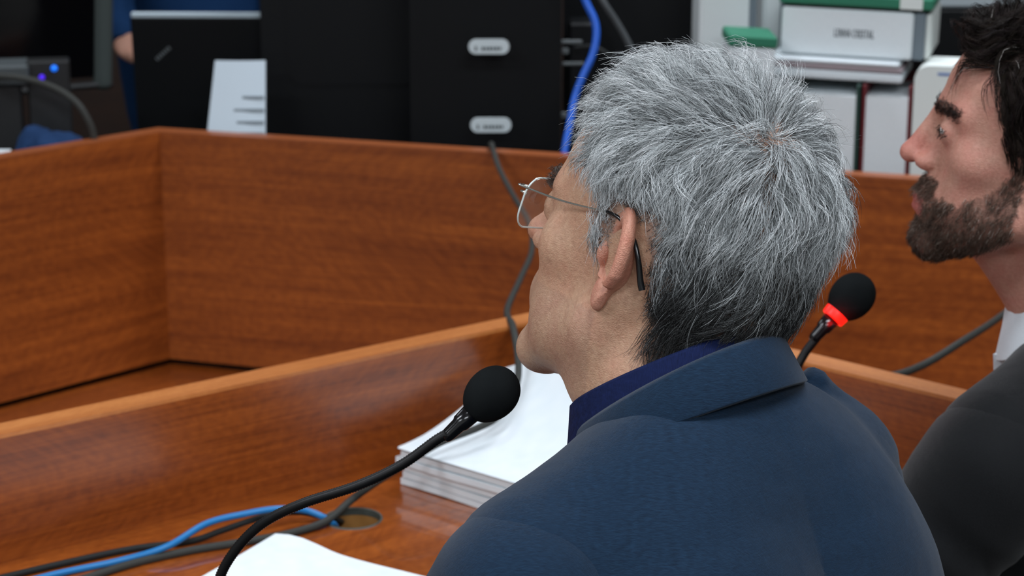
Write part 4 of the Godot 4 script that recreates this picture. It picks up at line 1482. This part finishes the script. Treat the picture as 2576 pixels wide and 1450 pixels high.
func build_books() -> void:
	var turn := Basis(Vector3.UP, -0.28)
	var d := 3.12
	var px := d / F_PX
	# standing books, fore edges to the room
	var top_y := at(2200, 212, d).y
	var hb := top_y - BENCH_DESK
	var spots := [[2072, 176, M.cover_green, "thick book standing with white pages, between the grey head and the red-covered book"], [2229, 124, M.cover_red, "white-paged book with dark red covers standing under the book stack"]]
	for s in spots:
		var p := at(s[0], 300, d + 0.012 * (2200 - s[0]) / 100.0)
		book(s[3], Vector3(p.x, BENCH_DESK, p.z), turn, s[1] * px, hb, 0.17, s[2], M.pages)
	var q := at(2402, 300, d - 0.05)
	var bq := upright(2328, 2476, 165, d - 0.05)
	var bx := thing("document_box", "white rounded paper carton beside the bearded face", "box", Vector3(q.x, BENCH_DESK, q.z - 0.07), -0.28)
	var st := begin()
	slab(st, rounded_rect(bq[1], bq[2], 0.022, 6), Transform3D(Basis.IDENTITY, Vector3(0, bq[2] / 2, 0.01)), 0.10)
	obj("carton", st, M.carton, bx)
	box("blue_mark", Vector3(0.02, 0.004, 0.001), M.blue_print, bx, Vector3(0.0, bq[2] - 0.012, 0.0604), Basis.IDENTITY, 0.0002)
	# flat stack on top of the standing books
	var slope := Basis(Vector3.UP, -0.28) * Basis(Vector3(0, 0, 1), -0.02)
	var y := top_y
	var cx := at(2140, 200, d)
	for k in 3:
		var h: float = [0.014, 0.010, 0.008][k]
		var w: float = [0.205, 0.196, 0.2][k]
		var o := box("paper_bundle", Vector3(w, h - 0.0006, 0.16), [M.paper_far, M.folder_pink, M.paper_far][k], self, Vector3(cx.x + [0.0, 0.004, -0.003][k], y + h / 2 + 0.004, cx.z - 0.09), slope, 0.003)
		o.name = numbered("paper_bundle")
		tag(o, ["white papers lying directly on the standing books", "greyish pink folder between white papers on the books", "upper white papers under the big lying book"][k], "paper")
		y += h
	y += 0.004
	# the big lying book
	var bh := 0.072
	var bwid := 385 * px
	var bp := at(2150, 142, d)
	var big := thing("lying_book", "large white book lying flat with grey lettering, grey end and green cover", "book", Vector3(bp.x, y + 0.001, bp.z - 0.02))
	big.basis = slope
	box("page_block", Vector3(bwid * 0.86, bh, 0.19), M.pages, big, Vector3(-bwid * 0.05, bh / 2, -0.095), Basis.IDENTITY, 0.003)
	box("grey_end", Vector3(bwid * 0.075, bh, 0.186), M.grey_end, big, Vector3(bwid * 0.418, bh / 2, -0.096), Basis.IDENTITY, 0.002)
	box("end_board", Vector3(bwid * 0.035, bh * 0.98, 0.18), M.carton, big, Vector3(bwid * 0.473, bh / 2, -0.096), Basis.IDENTITY, 0.004)
	box("dark_gap_board", Vector3(bwid * 0.96, 0.006, 0.18), M.black_plastic, big, Vector3(0, bh + 0.003, -0.098), Basis.IDENTITY, 0.001)
	var cov := box("cover", Vector3(bwid, 0.018, 0.2), M.cover_bright_green, big, Vector3(0, bh + 0.015, -0.096), Basis.IDENTITY, 0.003)
	box("sticker", Vector3(0.034, 0.0175, 0.001), M.carton, cov, Vector3(bwid * 0.36, 0, 0.1004), Basis.IDENTITY, 0.0002)
	var tm := TextMesh.new()
	var f := SystemFont.new()
	f.font_names = PackedStringArray(["Droid Sans"])
	f.font_weight = 700
	tm.font = f
	tm.text = "LINHA CRISTAL"
	tm.font_size = 32
	tm.pixel_size = 0.00034
	tm.depth = 0.0004
	var tmi := MeshInstance3D.new()
	tmi.name = "lettering"
	tmi.mesh = tm
	tmi.material_override = M.ink
	big.get_node("page_block").add_child(tmi)
	tmi.position = Vector3(bwid * 0.05, 0.0, 0.0953)
	tmi.scale = Vector3(0.78, 1.55, 1.0)
	# standing binders behind
	for s in [[1768, 1912, -170, 3.22, "white standing binder between the black monitor and the lying book"], [1928, 1990, -170, 3.40, "narrow white binder with a grey gap, behind the lying book"]]:
		var u := upright(s[0], s[1], s[2], s[3])
		var r := thing("binder", s[4], "binder", u[0] - Vector3(0, 0, 0.09), -0.02)
		box("cover", Vector3(u[1], u[2], 0.18), M.binder_white, r, Vector3(0, u[2] / 2, 0), Basis.IDENTITY, 0.006)
		box("spine_strip", Vector3(0.012, u[2] * 0.98, 0.002), M.grey_end, r, Vector3(u[1] / 2 - 0.006, u[2] / 2, 0.0905), Basis.IDENTITY, 0.0005)
	var gp := at(1895, 104, 3.09)
	var gu := at(1895, 122, 3.09)
	var gb := thing("green_folder", "green folder edge showing above the grey hair", "folder", Vector3(gu.x, BENCH_DESK, gu.z - 0.055))
	var gh := gp.y + 0.008 - BENCH_DESK
	box("cover", Vector3(0.075, 0.018, 0.10), M.cover_bright_green, gb, Vector3(0, gh - 0.009, 0), Basis(Vector3(0, 0, 1), -0.06), 0.003)
	box("papers", Vector3(0.07, gh - 0.018, 0.09), M.paper_far, gb, Vector3(0, (gh - 0.018) / 2, 0), Basis.IDENTITY, 0.002)
	# black case behind the books, and a pale box on it
	var u2 := upright(2330, 2700, 20, 3.5)
	var bc := thing("equipment_case", "black equipment case behind the lying book", "case", u2[0] - Vector3(0, 0, 0.1))
	box("shell", Vector3(u2[1], u2[2], 0.2), M.black_satin, bc, Vector3(0, u2[2] / 2, 0), Basis.IDENTITY, 0.006)
	var tp := begin()
	var pb := box("pale_box", Vector3(u2[1] * 0.98, 0.08, 0.2), M.carton_grey, self, u2[0] + Vector3(0, u2[2] + 0.04, -0.1), Basis.IDENTITY, 0.004)
	tag(pb, "pale grey box on the black case above the bearded person", "box")

func build_left_background() -> void:
	# angled monitor with a grey frame
	var a := at(-135, 60, 3.75)
	var root := thing("framed_monitor", "dark monitor with a grey frame at the upper left", "monitor", Vector3(a.x, BENCH_DESK, a.z), 0.5)
	var w := 0.46
	var h := 0.34
	var c := at(-12, 80, 3.75)
	var cy := c.y - BENCH_DESK + 0.04
	var q := root.transform.affine_inverse() * Vector3(c.x, 0, c.z)
	box("screen", Vector3(w - 0.05, h - 0.05, 0.012), M.screen, root, Vector3(q.x, cy, 0.0), Basis.IDENTITY, 0.002)
	for s in [-1.0, 1.0]:
		box("frame_side", Vector3(0.034, h, 0.03), M.frame_grey, root, Vector3(q.x + s * (w / 2 - 0.01), cy, 0.004), Basis(Vector3(0, 0, 1), -0.06), 0.008)
		box("frame_bar", Vector3(w, 0.05 if s > 0 else 0.012, 0.03), M.frame_grey if s > 0 else M.black_plastic, root, Vector3(q.x, cy + s * (h / 2 - 0.01), 0.003), Basis(Vector3(0, 0, 1), 0.10 if s > 0 else 0.0), 0.005)
	box("stand", Vector3(0.08, cy, 0.03), M.black_satin, root, Vector3(q.x, cy / 2, -0.03), Basis.IDENTITY, 0.004)
	box("foot", Vector3(0.22, 0.012, 0.16), M.black_satin, root, Vector3(q.x, 0.006, -0.03), Basis.IDENTITY, 0.004)
	# network box with two lights
	var n := at(20, 178, 3.42)
	var nb := thing("network_box", "dark grey network box with blue lights at the far left", "device", Vector3(n.x, BENCH_DESK, n.z), 0.2)
	var hgt := n.y - BENCH_DESK + 0.015
	box("case", Vector3(0.13, 0.034, 0.09), M.device_grey, nb, Vector3(-0.03, hgt - 0.017, 0), Basis.IDENTITY, 0.004)
	box("foot_block", Vector3(0.1, hgt - 0.034, 0.07), M.black_plastic, nb, Vector3(-0.03, (hgt - 0.034) / 2, 0), Basis.IDENTITY, 0.003)
	var led := at(136, 173, 3.40)
	var lv := at(105, 196, 3.40)
	var ls := nb.transform.affine_inverse()
	box("side_case", Vector3(0.07, (ls * led).y + 0.012, 0.05), M.black_plastic, nb, Vector3((ls * led).x - 0.01, ((ls * led).y + 0.012) / 2, (ls * led).z - 0.03), Basis.IDENTITY, 0.003)
	for e in [[led, M.led_blue, 0.0055], [lv, M.led_violet, 0.005]]:
		var st := begin()
		lathe(st, ls * (e[0] as Vector3) + Vector3(0, 0, -0.004), Vector3(0, 0, 1), [[0, 0], [0, e[2]], [0.003, e[2] * 0.9], [0.005, e[2] * 0.5], [0.0056, 0]], 16)
		obj("led_light", st, e[1], nb)
	cable("cable", "grey cable slanting down beside the blue lights", [at(-40, 190, 3.36), at(40, 195, 3.34), at(100, 208, 3.33), at(150, 228, 3.32), at(190, 256, 3.31), at(215, 290, 3.31), at(235, 340, 3.32), at(240, 420, 3.34)], 0.0058, M.grey_cable)
	# folded denim cloth on the bench
	var k := at(112, 300, 3.36)
	var cl := nets(func(p: Vector3) -> float:
		var d1 := ell(p, Vector3(-0.02, 0.06, 0), Vector3(0.036, 0.09, 0.05))
		d1 = smin(d1, ell(p, Vector3(0.028, 0.085, -0.01), Vector3(0.045, 0.05, 0.05)), 0.03)
		return smax(d1 + tn.get_noise_3d(p.x * 900, p.y * 500, p.z * 900) * 0.006, -p.y, 0.005), Vector3(-0.09, -0.01, -0.09), Vector3(0.1, 0.18, 0.09), 0.006)
	var cm := put("cloth", join([[cl, Transform3D.IDENTITY, Color.WHITE]]), M.denim, self)
	cm.position = Vector3(k.x, BENCH_DESK, k.z)
	tag(cm, "crumpled dark blue cloth lying behind the bench's left end", "cloth")
	var wp := box("paper_slip", Vector3(0.06, 0.001, 0.05), M.paper_far, self, Vector3.ZERO, Basis(Vector3.RIGHT, 0.9), 0.0002)
	wp.position = at(-28, 352, 3.22)
	wp.position.y = BENCH_DESK + 0.135 - 0.02
	tag(wp, "small white slip at the left end of the bench", "paper")

func build_blue_person() -> void:
	# someone in a blue shirt working at the laptop, head above the frame
	var o := {
		"label": "person in a dark blue shirt sitting behind the open laptop", "kind": 0, "scale": 1.0, "cell": 7.0,
		"head": Transform3D(head_basis(-90.0, -14.0, 0.0), at(470, -560, 4.15)),
		"torso": torso_frame(-90.0, 5.0, 0.0, at(470, -330, 4.2)),
		"skin": skin_grey, "hand_skin": lin(196, 150, 130), "jacket": M.blue_shirt, "trousers": M.black_suit, "cloth": 0, "cloth_cell": 0.012,
		"arm_left": [Vector3(0.18, -0.09, 0.0), Vector3(0.25, -0.33, 0.08), Vector3(0.12, -0.33, 0.28)],
	}
	var ti: Transform3D = (o.torso as Transform3D).affine_inverse()
	o.hip_shift = Vector3(0, -0.14, 0)
	o.arm_right = [Vector3(-0.17, -0.11, 0.0), ti * at(268, -30, 4.10), ti * at(322, 108, 4.06)]
	var root := person(o)
	put("hair", grow_hair(o.done_head[0], o.done_head[1], {"seed": 31, "mask": scalp_dark, "flow": flow_dark, "guides": 500, "children": 10, "radius": 0.9, "spread": 8.0, "frizz": 2.0, "curl": 0.1, "stray": 0.2, "rise": 0.6,
		"length": func(_p): return 40.0, "lift": func(_p): return 12.0, "color": hair_dark_color, "segments": 4}, o.done_tr), M.hair, root)
	for s in [1.0, -1.0]:
		eye(root, o.done_tr, Vector3(32 * s, 16, 77), Vector3(0, -0.2, 0.98))

# ------------------------------------------------------------------ materials, room and order of work
func cloth_mat(a: Color, b: Color, scale: Vector3, rough := 0.85, rim := 0.0) -> StandardMaterial3D:
	var m := mat(Color.WHITE, rough, 0.0, 0.25)
	m.albedo_texture = ramp_noise(0.05, a, b, 3, 4)
	m.uv1_triplanar = true
	m.uv1_scale = scale
	m.heightmap_enabled = true
	m.heightmap_texture = ramp_noise(0.12, Color.BLACK, Color.WHITE, 2, 9)
	m.heightmap_scale = 0.03
	if rim > 0.0:
		m.rim_enabled = true
		m.rim = rim
		m.rim_tint = 0.6
	return m

func build_materials() -> void:
	var w1 := wood_texture(3, Color8(112, 50, 11), Color8(172, 90, 30))
	var w2 := wood_texture(8, Color8(114, 51, 12), Color8(176, 94, 32))
	M.wood_satin = wood(w1, 0.42, Vector3(0.9, 2.6, 2.6), 0.25, 0.3)
	M.wood_satin_b = wood(w2, 0.42, Vector3(0.8, 2.4, 2.4), 0.25, 0.3)
	M.wood_gloss = wood(w1, 0.34, Vector3(1.1, 3.4, 3.4), 0.5, 0.22)
	M.desk_top = wood(w2, 0.30, Vector3(1.1, 3.0, 3.0), 0.9, 0.05)
	var w3 := wood_texture(15, Color8(176, 100, 46), Color8(214, 138, 74))
	M.wood_edge = wood(w3, 0.4, Vector3(1.5, 6, 6), 0.3, 0.25)
	M.wood_edge_dark = wood(wood_texture(17, Color8(140, 72, 34), Color8(170, 94, 48)), 0.45, Vector3(1.5, 6, 6), 0.2, 0.3)
	M.raw_board = mat(Color8(150, 104, 48), 0.9)
	M.laminate = mat(Color8(40, 43, 43), 0.5)
	M.note_paper = mat(Color8(190, 202, 210), 0.9, 0.0, 0.2)
	M.grommet = mat(Color8(70, 74, 68), 0.6)
	var sk := mat(Color.WHITE, 0.52, 0.0, 0.45)
	sk.vertex_color_use_as_albedo = true
	sk.albedo_texture = ramp_noise(0.035, Color(0.86, 0.82, 0.80), Color(1, 1, 1), 4, 12)
	sk.uv1_triplanar = true
	sk.uv1_scale = Vector3.ONE * 14.0
	sk.heightmap_enabled = true
	sk.heightmap_texture = ramp_noise(0.09, Color.BLACK, Color.WHITE, 3, 14)
	sk.heightmap_scale = 0.045
	sk.subsurf_scatter_enabled = true
	sk.subsurf_scatter_strength = 0.08
	M.skin = sk
	var hr := mat(Color.WHITE, 0.42, 0.0, 0.5)
	hr.vertex_color_use_as_albedo = true
	M.hair = hr
	var hm := mat(Color.WHITE, 0.6, 0.0, 0.3)
	hm.vertex_color_use_as_albedo = true
	M.hair_matt = hm
	M.blue_suit = cloth_mat(Color8(9, 26, 43), Color8(26, 52, 76), Vector3(5, 34, 34), 0.8, 0.25)
	M.black_suit = cloth_mat(Color8(12, 13, 15), Color8(20, 22, 24), Vector3(8, 30, 30), 0.7, 0.3)
	M.navy_shirt = cloth_mat(Color8(14, 22, 50), Color8(28, 40, 84), Vector3(60, 6, 6), 0.85)
	M.white_shirt = cloth_mat(Color8(214, 226, 232), Color8(232, 240, 244), Vector3(20, 20, 20), 0.85)
	M.blue_shirt = cloth_mat(Color8(14, 40, 74), Color8(26, 60, 100), Vector3(14, 14, 14), 0.85)
	M.denim = cloth_mat(Color8(24, 44, 78), Color8(50, 78, 118), Vector3(20, 20, 20), 0.9)
	M.tie = cloth_mat(Color8(20, 26, 70), Color8(44, 56, 110), Vector3(60, 60, 60), 0.6)
	M.shoe = mat(Color8(22, 20, 20), 0.3)
	M.eye_white = mat(Color8(222, 214, 208), 0.1)
	M.iris = mat(Color8(60, 40, 28), 0.08)
	var ln := mat(Color(0.97, 0.99, 0.985, 0.03), 0.0, 0.0, 0.5)
	ln.transparency = BaseMaterial3D.TRANSPARENCY_ALPHA
	M.lens = ln
	M.lens_edge = mat(Color8(214, 226, 222), 0.12, 0.0, 0.7)
	M.silver = mat(Color8(206, 208, 200), 0.22, 1.0)
	M.black_gloss = mat(Color8(16, 16, 18), 0.18)
	M.black_plastic = mat(Color8(22, 23, 24), 0.55)
	M.black_satin = mat(Color8(14, 16, 18), 0.5, 0.0, 0.3)
	M.screen = mat(Color8(8, 8, 10), 0.12)
	var fm := mat(Color8(30, 33, 34), 0.95, 0.0, 0.15)
	fm.heightmap_enabled = true
	fm.heightmap_texture = ramp_noise(0.25, Color.BLACK, Color.WHITE, 2, 33)
	fm.heightmap_scale = 0.09
	fm.uv1_triplanar = true
	fm.uv1_scale = Vector3.ONE * 30.0
	M.foam = fm
	M.gooseneck = mat(Color8(16, 16, 17), 0.42, 0.0, 0.35)
	var rg := mat(Color8(200, 20, 14), 0.4)
	rg.emission_enabled = true
	rg.emission = Color8(255, 30, 18)
	rg.emission_energy_multiplier = 0.9
	M.red_glow = rg
	M.blue_cable = mat(Color8(26, 120, 186), 0.4)
	M.blue_cable_far = mat(Color8(26, 92, 200), 0.4)
	M.dark_cable = mat(Color8(36, 38, 38), 0.55, 0.0, 0.3)
	M.grey_cable = mat(Color8(60, 61, 58), 0.6, 0.0, 0.3)
	M.stalk = mat(Color8(70, 74, 76), 0.6)
	var pp := mat(Color.WHITE, 0.9, 0.0, 0.2)
	pp.albedo_texture = ramp_noise(0.02, Color8(226, 236, 240), Color8(236, 243, 246), 2, 41, FastNoiseLite.TYPE_SIMPLEX_SMOOTH, 256)
	pp.uv1_triplanar = true
	pp.uv1_scale = Vector3.ONE * 6.0
	M.paper = pp
	M.paper_far = mat(Color8(224, 232, 236), 0.9, 0.0, 0.2)
	M.pages = cloth_mat(Color8(228, 236, 239), Color8(240, 246, 248), Vector3(30, 4, 30), 0.9)
	M.carton = mat(Color8(228, 234, 230), 0.8, 0.0, 0.3)
	M.carton_grey = mat(Color8(170, 180, 184), 0.8, 0.0, 0.3)
	M.binder_white = mat(Color8(226, 234, 234), 0.5, 0.0, 0.3)
	M.folder_pink = mat(Color8(160, 146, 150), 0.8)
	M.grey_end = mat(Color8(112, 124, 132), 0.8)
	M.cover_green = mat(Color8(30, 62, 54), 0.5)
	M.cover_bright_green = cloth_mat(Color8(26, 104, 74), Color8(92, 158, 132), Vector3(30, 30, 30), 0.5)
	M.cover_red = mat(Color8(104, 22, 30), 0.5)
	M.blue_print = mat(Color8(90, 120, 180), 0.8)
	M.badge = mat(Color8(216, 228, 231), 0.4)
	M.badge_ink = mat(Color8(78, 88, 92), 0.6)
	M.port_grey = mat(Color8(96, 102, 104), 0.5)
	M.bright_edge = mat(Color8(190, 206, 214), 0.35)
	M.ink = mat(Color8(70, 80, 88), 0.8)
	M.print_grey = mat(Color8(142, 153, 160), 0.9)
	M.frame_grey = mat(Color8(66, 73, 71), 0.7, 0.0, 0.3)
	M.device_grey = mat(Color8(70, 76, 78), 0.6)
	for c in [["led_blue", Color8(20, 120, 255)], ["led_violet", Color8(70, 20, 220)]]:
		var e := mat(c[1], 0.4)
		e.emission_enabled = true
		e.emission = c[1]
		e.emission_energy_multiplier = 0.5
		M[c[0]] = e
	M.floor_mat = cloth_mat(Color8(70, 66, 62), Color8(92, 88, 84), Vector3(4, 4, 4), 0.9)
	M.wall_dark = wood(wood_texture(21, Color8(38, 22, 14), Color8(58, 34, 20)), 0.5, Vector3(0.6, 1.8, 1.8), 0.1, 0.4)
	M.wall_pale = mat(Color8(206, 206, 200), 0.9)
	M.ceiling_mat = mat(Color8(226, 228, 226), 0.9)
	var gl := mat(Color8(240, 246, 250), 0.6)
	gl.emission_enabled = true
	gl.emission = Color8(238, 246, 255)
	gl.emission_energy_multiplier = 1.6
	M.lamp = gl
	M.lamp_frame = mat(Color8(200, 202, 204), 0.5)

func build_room() -> void:
	var x0 := -4.0
	var x1 := 4.0
	var z0 := -6.0
	var z1 := 3.0
	var H := 2.8
	struct(box("floor", Vector3(x1 - x0 + 0.4, 0.1, z1 - z0 + 0.4), M.floor_mat, self, Vector3((x0 + x1) / 2, -0.05, (z0 + z1) / 2), Basis.IDENTITY, 0.001))
	struct(box("ceiling", Vector3(x1 - x0 + 0.4, 0.1, z1 - z0 + 0.4), M.ceiling_mat, self, Vector3((x0 + x1) / 2, H + 0.05, (z0 + z1) / 2), Basis.IDENTITY, 0.001))
	struct(box("wall_back", Vector3(x1 - x0 + 0.4, H, 0.1), M.wall_dark, self, Vector3((x0 + x1) / 2, H / 2, z0 - 0.05), Basis.IDENTITY, 0.001))
	struct(box("wall_front", Vector3(x1 - x0 + 0.4, H, 0.1), M.wall_pale, self, Vector3((x0 + x1) / 2, H / 2, z1 + 0.05), Basis.IDENTITY, 0.001))
	struct(box("wall_left", Vector3(0.1, H, z1 - z0), M.wall_pale, self, Vector3(x0 - 0.05, H / 2, (z0 + z1) / 2), Basis.IDENTITY, 0.001))
	struct(box("wall_right", Vector3(0.1, H, z1 - z0), M.wall_pale, self, Vector3(x1 + 0.05, H / 2, (z0 + z1) / 2), Basis.IDENTITY, 0.001))

func ceiling_lamp(p: Vector3, label: String, energy: float) -> void:
	var r := thing("ceiling_light", label, "light", p, 0.0, "fluorescent ceiling panels")
	box("frame", Vector3(1.26, 0.03, 0.36), M.lamp_frame, r, Vector3(0, -0.015, 0), Basis.IDENTITY, 0.004)
	box("diffuser_light", Vector3(1.2, 0.008, 0.3), M.lamp, r, Vector3(0, -0.034, 0), Basis.IDENTITY, 0.002)
	var l := AreaLight3D.new()
	l.name = "panel_light"
	l.area_size = Vector2(1.2, 0.3)
	l.light_color = Color8(240, 246, 255)
	l.light_energy = energy
	l.area_range = 14.0
	l.area_attenuation = 2.0
	l.shadow_enabled = true
	r.add_child(l)
	l.position = Vector3(0, -0.045, 0)
	l.rotation_degrees.x = -90

func _ready() -> void:
	rng.seed = 7
	noise_a.seed = 3
	noise_a.frequency = 0.02
	noise_b.seed = 9
	noise_b.frequency = 0.016
	noise_b.fractal_octaves = 2
	tn.seed = 5
	tn.frequency = 0.06
	# camera, surroundings, exposure
	var cam := Camera3D.new()
	cam.name = "camera"
	var attr := CameraAttributesPhysical.new()
	attr.frustum_focal_length = 85.0
	attr.frustum_focus_distance = 1.42
	attr.exposure_aperture = 13.5
	cam.attributes = attr
	cam.position = EYE
	cam.rotation_degrees.x = -PITCH
	cam.near = 0.05
	cam.far = 60.0
	add_child(cam)
	cam.fov = rad_to_deg(2.0 * atan(725.0 / F_PX))
	cam.current = true
	var we := WorldEnvironment.new()
	we.name = "surroundings"
	var env := Environment.new()
	env.background_mode = Environment.BG_COLOR
	env.background_color = Color(0.02, 0.02, 0.02)
	env.tonemap_mode = Environment.TONE_MAPPER_LINEAR
	env.tonemap_exposure = 1.45
	env.sdfgi_enabled = true
	env.ssao_enabled = true
	env.ssil_enabled = true
	we.environment = env
	add_child(we)
	# ceiling panels: three rows over the room
	build_materials()
	for k in [[-1.7, -0.9, "ceiling panel over the left, nearer the camera", 2.0], [-1.7, -3.3, "ceiling panel over the left end of the bench", 1.0], [0.7, -0.9, "ceiling panel above the seated people", 2.2], [0.7, -3.3, "ceiling panel above the books on the bench", 2.2], [-1.7, 1.3, "ceiling panel behind the camera, on the left", 3.0], [0.7, 1.3, "ceiling panel behind the camera, on the right", 3.2]]:
		ceiling_lamp(Vector3(k[0], 2.8, k[1]), k[2], k[3])
	build_room()
	build_desk()
	build_bench()
	build_grey_man()
	build_dark_man()
	build_blue_person()
	build_papers()
	build_cables()
	build_mic("desk_microphone", "black gooseneck microphone with foam tip in front of the grey-haired person", at(1236, 993, 1.50), (at(1282, 950, 1.50) - at(1190, 1036, 1.50)), [at(1100, 1106, 1.50), at(1010, 1170, 1.505), at(900, 1222, 1.51), at(760, 1268, 1.52), at(660, 1318, 1.53), at(590, 1388, 1.54), at(548, 1470, 1.55), at(530, 1600, 1.57), Vector3(at(528, 1700, 1.66).x, DESK_Y + 0.04, at(528, 1700, 1.66).z)], 0.0192, 0.046, false, Vector3(at(528, 1700, 1.66).x, DESK_Y, at(528, 1700, 1.66).z), 0.0041)
	build_mic("desk_microphone", "black gooseneck microphone with a glowing red ring", at(2142, 748, 1.95), (at(2180, 708, 1.95) - at(2100, 796, 1.95)), [at(2056, 848, 1.95), at(2024, 890, 1.95), at(1998, 940, 1.95), at(1970, 1010, 1.96), at(1950, 1100, 1.97), Vector3(at(1945, 1200, 1.98).x, DESK_Y + 0.04, at(1945, 1200, 1.98).z)], 0.0212, 0.050, true, Vector3(at(1945, 1200, 1.98).x, DESK_Y, at(1945, 1200, 1.98).z), 0.0046)
	build_computers()
	build_books()
	build_left_background()
